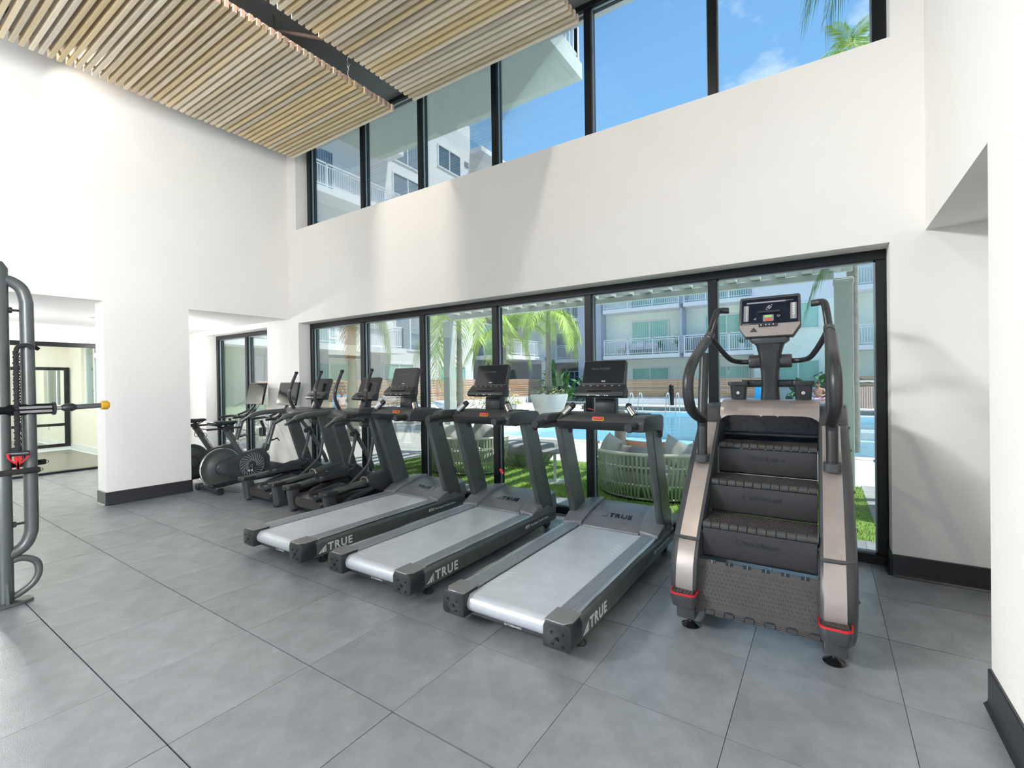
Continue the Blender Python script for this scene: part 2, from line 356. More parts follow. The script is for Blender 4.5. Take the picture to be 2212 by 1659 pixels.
# right wall with the passage opening at its far end
wr = MB().box(.605, .95, -7, WY+.02, 2.41, CEIL+.1).box(.60, .95, -7, 2.79, 0, 2.41)
struct(wr.build('wall_right', 'wall'), 'white right wall ending at a low passage opening', 'wall')
wp = MB().box(2.3, 2.5, -7, WY+.3, 0, 2.5).box(.95, 2.4, -1.2, -1.0, 0, 2.5)
struct(wp.build('wall_passage', 'wall'), 'white end wall of the low side passage', 'wall')
pc = MB().box(.607, 2.5, -1.2, WY, 2.411, 2.55); struct(pc.build('ceiling_passage', 'soffit'), 'low white ceiling of the side passage', 'ceiling')
# rear wall with big window openings (behind the viewpoint) and the roof
rw = MB().box(-8, -6.8, -7, -6.7, 0, CEIL+.1).box(-2.4, -2.2, -7, -6.7, 0, CEIL+.1).box(.35, .9, -7, -6.7, 0, CEIL+.1).box(-8, .9, -7, -6.7, 0, .9).box(-8, .9, -7, -6.7, 4.9, CEIL+.1)
struct(rw.build('wall_rear', 'wall'), 'white rear wall with two wide windows behind the viewpoint', 'wall')
struct(MB().box(-8, 1.1, -7, WY+.34, CEIL, CEIL+.2).build('ceiling', 'ceil'), 'dark grey painted ceiling above the wooden batten panels', 'ceiling')
struct(MB().box(-10.6, -7.34, -2, WY+.02, 2.447, 2.6).build('ceiling_annex', 'soffit'), 'low white ceiling of the bay with the bikes', 'ceiling')
struct(MB().box(-14.6, -10.45, -2, 3.6, 2.9, 3.05).build('ceiling_studio', 'soffit'), 'white ceiling of the studio behind the partition', 'ceiling')
# annex end wall: bulkhead over the partition, solid wall with a door beside it
aw = MB().box(-10.62, -10.42, 2.93, WY+.02, 0, 2.44).box(-10.62, -10.46, -2, 2.93, 2.16, 2.9).box(-10.62, -10.44, -2, -.9, 0, 2.44).box(-10.6, -7.3, -2.1, -1.9, 0, 2.6)
struct(aw.build('wall_annex', 'wall'), 'white end wall of the bay beyond the pier', 'wall')
sw = MB().box(-14.6, -10.62, 3.39, 3.65, 0, .95).box(-14.6, -13.56, 3.39, 3.65, .95, 3).box(-12.2, -10.62, 3.39, 3.65, .95, 3).box(-13.56, -12.2, 3.39, 3.65, 2.3, 3).box(-14.6, -14.35, -2, 3.65, 0, 3).box(-14.6, -10.5, -2.2, -2, 0, 3)
struct(sw.build('wall_studio', 'cream'), 'cream walls of the studio behind the glass partition', 'wall')
# baseboards: black vinyl with a cove toe
def baseb(name, pts, h, lab, mt='base', t=.012):
    b = MB()
    for (a, c) in zip(pts[:-1], pts[1:]):
        a = Vector((*a, 0)); c = Vector((*c, 0)); d = (c-a).normalized(); n = Vector((d.y, -d.x, 0))
        prof = [(0, 0), (.028, 0), (.022, .005), (.014, .014), (t, .03), (t, h-.004), (t-.004, h), (0, h)]
        r = [[p+n*u+Vector((0, 0, z)) for u, z in prof] for p in (a-d*.0, c+d*.0)]
        b.loft(r, False, True, False)
    struct(b.build(name, mt), lab, 'baseboard')
baseb('baseboard_left', [(lw(1.99)-.29, 1.99), (lw(1.99), 1.99), (lw(2.868), 2.868), (lw(2.868)-.29, 2.868)], .155, 'black vinyl baseboard around the foot of the left pier')
baseb('baseboard_back', [(LX1, 4.42), (LX1, WY), (2.3, WY)][::1], .155, 'black vinyl baseboard under the wall right of the windows')
baseb('baseboard_corner', [(AX1, WY), (LX0, WY), (LX0, WY+.18)], .155, 'black vinyl baseboard on the wall between the two windows')
baseb('baseboard_right', [(.60, 2.79), (.60, -3)][::1], .155, 'black vinyl baseboard along the near right wall')
baseb('baseboard_annex', [(-10.42, 2.93), (-10.42, 3.22)], .15, 'white baseboard in the bay beside the partition', 'white_metal')
baseb('baseboard_studio', [(-14.35, -2), (-14.35, 3.39), (-10.62, 3.39)], .14, 'white baseboard along the studio walls', 'white_metal')
# ---- glazing: frames, mullions and panes are parts of each window
def window(name, label, x0, x1, z0, z1, mull, y=4.44, sill=.07, head=.075, jamb=.065, trim=True):
    w = thing(name, label, 'window', ((x0+x1)/2, y, z0), kind='structure'); ox = (x0+x1)/2
    def bar(n, a, b, c, d, yy0=-.005, yy1=.115, m='frame', bv=.004): return MB().box(a-ox, b-ox, yy0, yy1, c-z0, d-z0).build(n, m, w, bv, 1)
    bar('head', x0, x1, z1-head, z1); bar('sill', x0, x1, z0, z0+sill); bar('jamb', x0, x0+jamb, z0+sill, z1-head); bar('jamb', x1-jamb, x1, z0+sill, z1-head)
    for m in mull: bar('mullion', m-.037, m+.037, z0+sill, z1-head)
    e = [x0+jamb]+[t for m in mull for t in (m-.037, m+.037)]+[x1-jamb]
    for a, b in zip(e[::2], e[1::2]):
        g = MB().box(a-ox, b-ox, .05, .062, sill, z1-z0-head).build('pane', 'glass', w)
        # light gasket line round each pane
        k = MB()
        for (p, q, r, s) in ((a, a+.011, z0+sill, z1-head), (b-.011, b, z0+sill, z1-head), (a, b, z1-head-.011, z1-head), (a, b, z0+sill, z0+sill+.011)): k.box(p-ox, q-ox, .030, .05, r-z0, s-z0)
        k.build('gasket', 'gasket', g)
    return w
window('window_1', 'long black-framed lower window of six panes behind the treadmills', LX0, LX1, .0, LZ, [-5.495, -4.32, -3.16, -1.985, -.795])
window('window_2', 'black-framed clerestory window of six panes high on the wall', UX0, UX1, UZ-.03, CEIL, [-5.44, -4.306, -3.126, -1.955, -.776], head=.06, sill=.06, jamb=.085)
window('window_3', 'black-framed window behind the exercise bikes', AX0, AX1, 0, 2.36, [-8.68])
# studio window, partition and mirror
ws = thing('window_4', 'small pale-framed window in the studio side wall', 'window', (-12.88, 3.45, .95), kind='structure')
for a, b, c, d in ((-.68, -.64, 0, 1.35), (.64, .68, 0, 1.35), (-.64, .64, 0, .04), (-.64, .64, 1.31, 1.35), (-.14, -.08, .04, 1.31)): MB().box(a, b, 0, .06, c, d).build('frame', 'white_metal', ws, .004, 1)
for a, b in ((-.64, -.14), (-.08, .64)): MB().box(a, b, .02, .03, .04, 1.31).build('pane', 'glass', ws)
pt = thing('door_2', 'black-framed full-height glass partition to the studio', 'partition', (-10.53, 1.0, 0), kind='structure')
MB().box(-.05, .05, -1.9, 1.93, 2.09, 2.16).build('head', 'frame', pt, .004, 1); MB().box(-.05, .05, -1.9, 1.93, 0, .035).build('threshold', 'frame', pt, .004, 1)
for y in (-1.9, 1.88): MB().box(-.05, .05, y, y+.05, .035, 2.09).build('jamb', 'frame', pt, .004, 1)
MB().box(-.006, .006, -1.85, 1.88, .035, 2.09).build('pane', 'glass', pt)
dr = thing('door_1', 'white door in its casing at the end of the bay', 'door', (-10.42, 3.7, 0), kind='structure')
MB().box(0, .012, -.42, .42, 0, 2.06).build('door_leaf', 'white_metal', dr, .003, 1)
for a, b, c, d in ((-.49, -.42, 0, 2.13), (.42, .49, 0, 2.13), (-.42, .42, 2.06, 2.13)): MB().box(0, .03, a, b, c, d).build('casing', 'white_metal', dr, .004, 1)
mr = thing('studio_mirror', 'black-framed wall mirror on the far wall of the studio', 'mirror', (-14.34, 2.25, .08))
MB().box(-.008, .012, -1.1, 1.05, .05, 1.75).build('glass', 'mirror', mr)
for a, b, c, d in ((-1.14, 1.12, 0, .07), (-1.14, 1.12, 1.72, 1.79), (-1.14, -1.07, .07, 1.72), (1.03, 1.12, .07, 1.72), (-1.07, 1.03, .47, .53)): MB().box(-.008, .03, a, b, c, d).build('frame', 'frame', mr, .003, 1)
fx = thing('recessed_light', 'flat round lamp set in the low ceiling beyond the pier', 'lamp', (-9.0, 2.5, 2.44))
MB().lathe([(.01, -.012), (.10, -.012), (.115, -.004), (.115, 0)], n=24).build('trim', 'white_metal', fx)
MB().lathe([(.005, -.014), (.09, -.014), (.09, -.0125)], n=24).build('diffuser', mat('lamp_diffuser', (1, .98, .94), .5, var=.01, emit=4), fx)
ol = thing('wall_outlet', 'small white outlet plate low on the studio side wall', 'outlet', (-12.55, 3.385, .42))
MB().box(-.04, .04, -.008, 0, -.06, .06).build('plate', 'white_metal', ol, .003, 1); MB().box(-.012, .012, -.011, -.007, .012, .036).build('socket', 'grey', ol); MB().box(-.012, .012, -.011, -.007, -.036, -.012).build('socket', 'grey', ol)
# ---------------------------------------------------------------- suspended batten panels
PZ, PITCHS = 4.80, .0694
slat_me = {}
def batten_panel(x0, x1, n, y1, label):
    t = thing('batten_ceiling_panel', label, 'ceiling panel', ((x0+x1)/2, y1, PZ), group='suspended batten ceiling panels'); hx = (x1-x0)/2
    if 's' not in slat_me:
        m = MB().box(-hx, hx, -.0185, .0185, 0, .072).mesh('slat', .002, 1); m.materials.append(M['slat']); m.materials.append(M['rail'])
        for p in m.polygons:
            if abs(p.normal.x) > .9: p.material_index = 1
        slat_me['s'] = m
    for k in range(n):
        link('slat', slat_me['s'], t, (random.uniform(-.006, .006), -.0185-k*PITCHS, 0))
    for x in (-hx+.06, -hx*.36, hx*.36, hx-.06):
        r = MB().box(x-.014, x+.014, -n*PITCHS-.02, .0, .0725, .10).build('cross_rail', 'rail', t)
    for x in (-hx+.07, hx-.07):
        for y in (-.62, -1.92, -3.1):
            w = [(x+random.uniform(-.006, .006), y+random.uniform(-.006, .006), .09+q*.03) for q in range(13)]+[(x, y, CEIL-PZ)]
            MB().tube(w, .003, 5).tube([(x, y, .22), (x+.03, y+.01, .26)], .002, 5).build('hanger_wire', 'white_metal', t)
    return t
batten_panel(-6.585, -4.411, 52, 4.105, 'wooden batten ceiling panel beside the left wall')
batten_panel(-4.055, -1.900, 52, 4.105, 'wooden batten ceiling panel nearer the blue sky panes')
tag(MB().tube([(-4.72, 2.75, 5.10), (-3.98, 3.65, 5.10)], .022, 10).tube([(-4.72, 2.75, 5.10), (-4.72, 2.75, CEIL)], .012, 8).tube([(-3.98, 3.65, 5.10), (-3.98, 3.65, CEIL)], .012, 8).build('ceiling_pipe', 'dbronze'), 'brown pipe running diagonally above the batten panels', 'pipe')
for q, (x, lab) in enumerate(((-6.84, 'small black track spot between the left wall and the batten panel'), (-4.235, 'small black track spot in the gap between the batten panels'), (-1.76, 'small black track spot at the right of the batten panels'))):
    cf = thing('track_spot', lab, 'lamp', (x, 1.15, 5.2))
    MB().box(-.06, .06, -.09, .05, -.03, .05).build('housing', 'black', cf, .006, 1); MB().tube([(0, .04, -.0), (0, .09, -.0)], .035, 12).build('lamp_head', 'frame', cf)
    if q == 1:
        for sx in (-1, 1): MB().box(*sorted((sx*.041, sx*.046)), .10, .33, -.16, .045).build('beam_fin', 'frame', cf)  # side fins added to narrow this spot's beam on the window wall
# ================================================================= TREADMILLS
def make_treadmill(loc, label):
    t = thing('treadmill', label, 'treadmill', loc, group='row of treadmills')
    def B(n, m, mb, bev=0, seg=2, par=None, **k): return mb.build(n, m, par or t, bev, seg, **k)
    hw = .415
    for s in (-1, 1):
        def sx(a, b): return (min(s*a, s*b), max(s*a, s*b))
        # side rail with bevelled outer face
        pr = [(s*.335, .055), (s*.395, .055), (s*hw, .075), (s*hw, .165), (s*.392, .192), (s*.335, .192)]
        rail = B('side_rail', 'dmetal', MB().prism(pr, 'y', .10, 1.93), .003, 1)
        x0, x1 = sx(.272, .387)
        fr = B('foot_rail', 'silver', MB().box(x0, x1, .125, 1.56, .176, .196), .002, 1)
        rb = MB()
        for q in range(10):
            x = s*(.283+q*.0088); rb.box(x-.0022, x+.0022, .125, 1.555, .196, .1985)
        B('tread_ribs', 'silver', rb, 0, par=fr)
        x0, x1 = sx(.386, .396); B('trim_strip', 'chrome', MB().box(x0, x1, .14, 1.62, .188, .199), .002, 1)
        # rear end cap
        pc = [(s*.258, .062), (s*.405, .062), (s*.422, .085), (s*.422, .165), (s*.405, .2), (s*.272, .2), (s*.258, .17)]
        cap = B('rear_cap', 'black', MB().prism(pc, 'y', -.025, .11), .010, 2)
        x0, x1 = sx(.264, .408); B('cap_plate', 'capgrey', MB().prism([(x0, -.018), (x1-.03*(s > 0), -.022), (x1, .02), (x1, .13), (x0, .13)] if s > 0 else [(x0, .02), (x0+.03, -.022), (x1, -.018), (x1, .13), (x0, .13)], 'z', .195, .204), .003, 1)
        for (bx, bz, r) in ((.34, .118, .013), (.31, .15, .008), (.315, .092, .007), (.375, .15, .008), (.375, .088, .008)):
            B('bolt', 'frame', MB().lathe([(.001, -.0285), (r*.55, -.0285), (r*.6, -.024), (r, -.027), (r, -.02)], (s*bx, 0, bz), 12, axis='y'), par=cap)
        # rear foot
        ft = B('foot', 'black', MB().lathe([(.036, 0), (.038, .010), (.026, .022), (.014, .03), (.010, .034), (.010, .07)], (s*.36, .20, 0), 16))
        wh = B('wheel', 'black', MB().lathe([(.005, -.02), (.045, -.02), (.05, -.012), (.05, .012), (.045, .02), (.005, .02)], (s*.36, 1.83, .05), 18, axis='x'))
        # upright
        up = [(1.47, .225), (1.88, .20), (1.585, 1.03), (1.385, 1.03)]
        up = [(1.655, .215), (1.885, .20), (1.575, 1.04), (1.375, 1.04)]
        x0, x1 = sx(.352, .412); B('upright', 'dmetal', MB().prism(up, 'x', x0, x1), .006, 1)
        # motor hood wing
        wing = [[(s*a, b, c) for a, b, c in ring] for ring in (
            ((.25, 1.53, .17), (.405, 1.50, .17), (.405, 1.50, .212), (.25, 1.53, .222)),
            ((.235, 1.66, .17), (.42, 1.62, .17), (.415, 1.62, .262), (.235, 1.66, .275)),
            ((.225, 1.80, .17), (.425, 1.76, .17), (.40, 1.76, .305), (.225, 1.80, .318)),
            ((.235, 2.02, .17), (.40, 1.98, .17), (.38, 1.98, .315), (.235, 2.02, .33)))]
        B('hood_wing', 'hood', MB().loft(wing, False, True, False), .006, 2)
        # shoulder moulding, handlebar, pulse grip
        sh = [(1.10, 1.045), (1.10, 1.11), (1.135, 1.145), (1.20, 1.155), (1.55, 1.145), (1.60, 1.13), (1.605, 1.06), (1.57, .965), (1.545, .962), (1.53, 1.015), (1.40, 1.035)]
        x0, x1 = sx(.335, .432); B('shoulder', 'shell', MB().prism(sh, 'x', x0, x1), .018, 3)
        B('handlebar', 'black', MB().tube([(s*.365, 1.28, 1.088), (s*.365, 1.0, 1.085), (s*.365, .975, 1.085)], [.034, .034, .028], 14))
        g = B('pulse_grip', 'black', MB().tube([(s*.335, 1.30, 1.10), (s*.30, 1.325, 1.14), (s*.232, 1.37, 1.215), (s*.222, 1.377, 1.226)], [.022, .026, .026, .016], 12))
        B('grip_sensor', 'chrome', MB().tube([(s*.297, 1.316, 1.145), (s*.247, 1.349, 1.20)], .0265, 12), par=g)
    # belt wrapping the rear roller
    prof = [(1.60, .182)]+[(.055-.050*sin(a), .132+.050*cos(a)) for a in [PI*k/10 for k in range(11)]]+[(1.60, .082)]
    bt = B('running_belt', 'belt', MB().prism(prof, 'x', -.262, .262)); bt.data.polygons.foreach_set('use_smooth', [True]*len(bt.data.polygons)); bt.data.set_sharp_from_angle(angle=radians(30))
    def stroke(x0, y0, x1, y1, w=.0035):
        d = Vector((x1-x0, y1-y0, 0)).normalized(); q = Vector((-d.y, d.x, 0))*w
        ps = [Vector((x0, y0, 0))-q, Vector((x1, y1, 0))-q, Vector((x1, y1, 0))+q, Vector((x0, y0, 0))+q]
        B('belt_mark', 'white', MB().prism([(p.x, p.y) for p in ps], 'z', .1815, .1826), par=bt)
    for k in range(5):
        stroke(-.250, .236+k*.053, -.196, .272+k*.053); stroke(.182, 1.087+k*.0545, .226, 1.043+k*.0545)
    B('deck', 'black', MB().box(-.335, .335, .12, 1.6, .10, .172))
    rp = B('rear_plate', 'black', MB().box(-.258, .258, .035, .06, .066, .088), .003, 1)
    text('serial_plate', '25-TC000440032', .016, 'white', rp, basis((-.02, .0345, .071), (1, 0, 0), (0, 0, 1)))
    hood = [(1.53, .17), (1.53, .198), (1.62, .240), (1.78, .292), (1.96, .315), (2.03, .30), (2.06, .24), (2.06, .12), (1.95, .10), (1.53, .10)]
    hd = B('motor_hood', 'hood', MB().prism(hood, 'x', -.245, .245), .006, 2)
    ang = basis((-.135, 1.665, .2585), (1, 0, 0), (0, .16, .052))
    def logo(par, mx, size, m, gap=0.0):
        b = MB(); b.prism([(0, 0), (size*1.05, 0), (size*1.05, size*.84)], 'z', 0, .001, mx).build('logo_mark', m, par)
        for k in (1, 2): MB().prism([(size*.42*k-.003, -.001), (size*.42*k+.006*size*8, -.001), (size*.42*k+size*.15, size*.45*k)], 'z', .0008, .0016, mx).build('logo_cut', 'black', par)
    logo(hd, ang, .058, 'capgrey'); text('logo_text', 'TRUE', .075, 'screen', hd, ang @ Matrix.Translation((.075, 0, .001)), .001, 0, 1.15, .0015)
    # side lettering on the outer face of the right rail
    rr = [c for c in t.children if c.name.startswith('side_rail')][-1]
    mx = basis((.4155, .055, .088), (0, 1, 0), (0, 0, 1))
    mx = mx @ Matrix.Translation((.07, 0, 0)); logo(rr, mx, .066, 'white'); text('rail_lettering', 'TRUE', .086, 'white', rr, mx @ Matrix.Translation((.085, .002, 0)), .001, 0, 1.2, .0022)
    m2 = basis((.4155, 1.36, .118), (0, 1, 0), (0, 0, 1)); text('rail_lettering', 'FITX', .036, 'white', rr, m2, .001, 0, 1.0, .0012); text('rail_lettering', 'Foot Impact Transfer System', .030, 'white', rr, m2 @ Matrix.Translation((.088, .002, 0)), .001, 0, .92)
    # console beam
    bm_ = [(1.27, 1.09), (1.30, 1.135), (1.345, 1.155), (1.56, 1.150), (1.58, 1.12), (1.56, 1.05), (1.47, 1.02), (1.33, 1.02)]
    rings = []
    for x, dy in ((-.345, -.0), (-.25, .035), (0, .055), (.25, .035), (.345, 0)): rings.append([(x, y+(dy if y < 1.4 else 0), z) for y, z in bm_])
    cb = B('console_beam', 'shell', MB().loft(rings, False, True, True), 0)
    for s in (-1, 1): B('cup_well', 'black', MB().prism(rrect(.12, .09, .03, 4, s*.25, 1.49), 'z', 1.150, 1.1545), 0, par=cb)
    sb = B('stop_button', 'yellow', MB().prism(rrect(.096, .034, .010, 3), 'z', 0, .006, basis((0, 1.334, 1.112), (1, 0, 0), (0, .35, .93))), .001, 1)
    B('stop_key', 'red', MB().prism(rrect(.078, .022, .006, 3), 'z', .006, .020, basis((0, 1.334, 1.114), (1, 0, 0), (0, .35, .93))), .002, 1, par=sb)
    B('neck', 'black', MB().prism([(1.46, 1.14), (1.56, 1.14), (1.555, 1.27), (1.47, 1.27)], 'x', -.085, .085), .01, 2)
    # console: leaning display over a chin
    cx = basis((0, 1.395, 1.285), (1, 0, 0), (0, .31, .95))
    c = B('console', 'shell', MB().prism([(-.205, 0), (.205, 0), (.205, .05), (.186, .10), (.178, .292), (.170, .304), (-.170, .304), (-.178, .292), (-.186, .10), (-.205, .05)], 'z', -.045, .0, cx), .010, 2)
    B('chin', 'black', MB().prism([(-.016, -.03), (.045, .0), (.045, .048), (-.0, .095), (-.03, .09), (-.03, -.03)], 'x', -.203, .203, cx @ Matrix(((0, 0, 1, 0), (0, 1, 0, 0), (1, 0, 0, 0), (0, 0, 0, 1))) @ Matrix(((0, 0, 1, 0), (0, 1, 0, 0), (1, 0, 0, 0), (0, 0, 0, 1)))), .006, 2) if False else None
    ch = [(.0, .045), (.0, .0), (.03, -.018), (.06, -.012), (.058, .02), (.012, .085), (.002, .10)]
    vs = [cx @ Vector((x, b, a)) for x in (-.203, .203) for a, b in ch]; n = len(ch)
    B('chin', 'black', MB().add(vs, [(i, (i+1) % n, (i+1) % n+n, i+n) for i in range(n)]+[list(range(n))[::-1], list(range(n, 2*n))]), .005, 2)
    sc = B('screen', 'screen', MB().prism(rrect(.342, .185, .008, 3, 0, .203), 'z', .0005, .004, cx), 0)
    text('screen_text', 'TRUE', .013, 'white', sc, cx @ Matrix.Translation((-.012, .121, .0042)), .0003, .2, 1.1, .0004)
    text('screen_text', 'TRUE FITNESS', .024, 'dimprint', sc, cx @ Matrix.Translation((-.11, .222, .0042)), .0003, .15, 1.1)
    B('tray', 'frame', MB().box(-.10, .10, .03, .042, .040, .062, cx), .003, 1)
    for x in (-.085, -.012, .004, .055, .075): B('button', 'white', MB().box(x-.005, x+.005, -.006, .0, .0585, .0605, cx @ Matrix.Rotation(.1, 4, 'X')))
    for k in range(6): B('key', 'grey', MB().box(-.16+k*.06, -.145+k*.06, .082, .088, .012, .0145, cx))
    return t
tm = make_treadmill((-1.455, 2.09, 0), 'black treadmill nearest the stair climber, red clip on its console beam')
dup(tm, (-2.585, 2.115, 0), None, 'black treadmill in the middle of the three treadmills')
dup(tm, (-3.70, 2.08, 0), None, 'black treadmill next to the ellipticals')
# safety clips
k = thing('safety_clip', 'red safety clip lying on the console beam of the treadmill by the stair climber', 'clip', (-1.56, 3.60, 3.24-2.09+.003))
MB().tube([(-.05, .01, .022), (.02, -.005, .012), (.05, -.02, .006)], .005, 7).tube([(-.05, .012, .022), (-.075, .02, .026)], .0035, 6).build('clip', 'red', k); MB().tube([(.04, -.015, .006), (.065, -.02, .005), (.09, -.0, .005)], .002, 6).build('cord', 'black', k)
k = thing('safety_clip', 'red safety clip hanging on its cord from the middle treadmill', 'clip', (-2.38, 3.42, .62))
MB().ball((0, 0, 0), .016, .012, .02).ball((.012, 0, -.02), .012, .009, .014).tube([(-.02, 0, .012), (0, 0, 0)], .006, 6).build('clip', 'red', k); MB().tube([(0, 0, .01), (.004, 0, .2), (0, .0, .41)], .0022, 6).build('cord', 'black', k)
# ================================================================= STAIR CLIMBER
sm = thing('stair_climber', 'tall charcoal stair climber with revolving steps and red-trimmed foot pads', 'stair climber', (-.297, 2.80, 0))
def SB(n, m, mb, bev=0, seg=2, par=None, **k): return mb.build(n, m, par or sm, bev, seg, **k)
# side housings (profile in depth v, height z), split at their seams
front = [(-.035, .10), (-.10, .16), (-.125, .27), (-.105, .38), (-.05, .475), (.03, .56), (.22, .735), (.41, .905), (.60, 1.075), (.73, 1.19), (.80, 1.225)]
def fz(z):
    for (a, b), (c, d) in zip(front[:-1], front[1:]):
        if b <= z <= d: return a+(c-a)*(z-b)/(d-b)
    return .8
for s in (-1, 1):
    def housing(n, z0, z1, y1):
        pts = [p for p in front if z0 < p[1] < z1]
        zs = [z0]+[p[1] for p in pts]+[z1]; rings = []
        for z in zs:
            f = fz(z); b = y1(z); bulge = .012*sin(PI*min(1, max(0, z/1.25)))
            o = .432+bulge
            ring = [(.285, f+.012), (.30, f), (.375, f+.004), (o-.012, f+.045), (o, f+.11), (o, b-.06), (o-.03, b), (.285, b)]
            rings.append([(s*a, v, z) for a, v in ring])
        return SB(n, 'bronze' if False else 'shell', MB().loft(rings, False, True, True))
    bk = lambda z: min(1.42, 1.30+.1*z) if z < 1.0 else 1.40-.9*(z-1.0)
    housing('lower_housing', .10, .5, bk); housing('side_housing', .502, 1.12, bk); housing('top_housing', 1.122, 1.225, bk)
    # front face plates in a warmer finish
    pl = []
    for z in (.515, .56, .735, .905, 1.075, 1.115):
        f = fz(z); pl.append([(s*.300, f-.003, z), (s*.392, f+.004, z), (s*.392, f+.03, z), (s*.300, f+.03, z)])
    SB('face_plate', 'bronze', MB().loft(pl, False, True, False), .001, 1)
    pl = []
    for z in (.20, .27, .38, .475, .498):
        f = fz(z); pl.append([(s*.300, f-.003, z), (s*.392, f+.004, z), (s*.392, f+.03, z), (s*.300, f+.03, z)])
    SB('face_plate', 'bronze', MB().loft(pl, False, True, False), .001, 1)
    # inner skirt beside the steps
    inner = [(-.06, .13), (.02, .50), (.24, .70), (.80, 1.21), (1.0, 1.21), (1.0, .13)]
    SB('inner_skirt', 'black', MB().prism(inner, 'x', *sorted((s*.279, s*.2845))))
    # front leg, leveller and foot pad
    SB('leg', 'shell', MB().prism([(-.10, .075), (.08, .065), (.12, .14), (-.10, .21)], 'x', *sorted((s*.295, s*.395))), .012, 2)
    ft = SB('foot', 'screen', MB().lathe([(.048, 0), (.05, .006), (.035, .014), (.012, .028), (.010, .03), (.010, .075)], (s*.34, 0, 0), 20))
    SB('leveller', 'chrome', MB().lathe([(.012, .03), (.02, .04), (.022, .06), (.018, .07)], (s*.34, 0, 0), 14), par=ft)
    SB('foot', 'black', MB().lathe([(.045, 0), (.046, .012), (.012, .03), (.012, .12)], (s*.34, 1.25, 0), 16))
    px = s*.345
    pad = SB('foot_pad', 'shell', MB().loft([[(px+x*.86, -.11+y*.8, .165) for x, y in rrect(.135, .13, .035, 4)], [(px+x, -.115+y, .215) for x, y in rrect(.135, .13, .035, 4)], [(px+x, -.115+y, .238) for x, y in rrect(.135, .13, .035, 4)]]))
    SB('pad_rim', 'red', MB().loft([[(px+x, -.115+y, .236) for x, y in rrect(.138, .133, .035, 4)], [(px+x, -.115+y, .246) for x, y in rrect(.138, .133, .035, 4)]]), par=pad)
    g = MB()
    for k in range(6):
        for q in range(4): g.box(px-.055+k*.0185, px-.0395+k*.0185, -.165+q*.026, -.145+q*.026, .246, .251)
    gg = SB('pad_grip', 'stepgrey', g, par=pad)
    SB('pad_top', 'black', MB().prism(rrect(.124, .118, .03, 4, px, -.115), 'z', .244, .2475), par=pad)
    for z in (.33, .62, .78, .98, 1.1): SB('screw', 'frame', MB().lathe([(.001, 0), (.008, 0), (.009, .003)], (s*.4335+s*.012*sin(PI*z/1.25)-(0 if s > 0 else .003), fz(z)+.10, z), 10, axis='x'))
# steps
E1, Z1 = (.040, .600), .195
def step(k):
    y, z = .040+.265*k, .600+.195*k
    tr = SB('step_tread', 'stepgrey', MB().box(-.277, .277, y+.03, y+.27, z-.022, z-.006), .002, 1)
    d = MB()
    for i in range(30):
        for j in range(9):
            xx = -.266+i*.0182+(j % 2)*.009; yy = y+.045+j*.0235
            d.box(xx-.005, xx+.005, yy-.005, yy+.005, z-.006, z-.003)
    SB('tread_studs', 'stepgrey', d, par=tr, kind='stuff')
    for i in range(12):
        x0 = -.277+i*.0462; up = i % 2 == 0
        n = SB('nosing', 'shell' if up else 'stepgrey', MB().prism([(y-.006, z-.034), (y+.034, z-.034), (y+.034, z-.004), (y+.01, z), (y-.004, z-.006), (y-.010, z-.018)], 'x', x0+.001, x0+.0452), .003, 1, par=tr)
    r = SB('step_riser', 'stepblack', MB().prism([(y-.001, z-.036), (y-.012, z-.185), (y+.0, z-.2), (y+.02, z-.2), (y+.02, z-.036)], 'x', -.276, .276), .003, 1)
    mx = basis((-.105, y-.008, z-.105), (1, 0, 0), (0, .07, 1))
    text('riser_lettering', 'StairMaster', .038, 'black', r, mx @ Matrix.Translation((.022, 0, .0015)), .0015, .2, 1.05, .0006)
    for q, (a, b) in enumerate(((0, .008), (.006, .016), (.0, .024), (.010, .0), (.012, .026))): MB().box(a-.0025, a+.0025, b-.0025, b+.0025, .0005, .003, mx).build('riser_emblem', 'black', r)
for k in range(3): step(k)
# the step folding under: a studded grate
gm = basis((0, -.02, .402), (1, 0, 0), (0, .30, .95))
gr = SB('step_grate', 'stepgrey', MB().box(-.288, .288, -.262, 0, -.02, 0, gm), .002, 1)
d = MB()
for j in range(9):
    for i in range(25):
        x = -.262+i*.0214+(j % 2)*.0107; y = -.045-j*.0215
        if x > .268: continue
        ring = [[gm @ Vector((x+r*cos(2*PI*q/8), y+r*sin(2*PI*q/8), h)) for q in range(8)] for r, h in ((.0068, 0), (.0056, .0045))]
        d.loft(ring, False, True, False)
SB('grate_studs', 'stepgrey', d, par=gr, kind='stuff')
SB('grate_plate', 'stepgrey', MB().prism([(-.274, -.232), (-.274, -.06), (-.262, -.032)]+[(-.25+q*.0107, -.028-.004*(q % 2)) for q in range(46)]+[(.262, -.04), (.274, -.07), (.274, -.232)], 'z', 0, .0018, gm), par=gr)
for i in range(12):
    x0 = -.288+i*.048
    if i % 2: SB('hinge_lug', 'stepblack', MB().box(x0+.002, x0+.046, -.278, -.254, -.022, .006, gm), .002, 1, par=gr); SB('hinge_slot', 'screen', MB().box(x0+.006, x0+.042, -.257, -.247, -.002, .0015, gm), par=gr)
    else:
        g = MB()
        for q in range(4): g.box(x0+.001, x0+.047, -.279+q*.0075, -.2735+q*.0075, -.02, .007, gm)
        SB('hinge_ribs', 'stepgrey', g, par=gr)
for i in range(6):
    x0 = -.235+i*.088; SB('hinge_gap', 'screen', MB().box(x0, x0+.016, -.014, .004, -.004, .002, gm).box(x0+.02, x0+.036, -.014, .004, -.004, .002, gm), par=gr); SB('hinge_pin', 'capgrey', MB().box(x0+.0165, x0+.0195, -.012, .002, 0, .004, gm), par=gr)
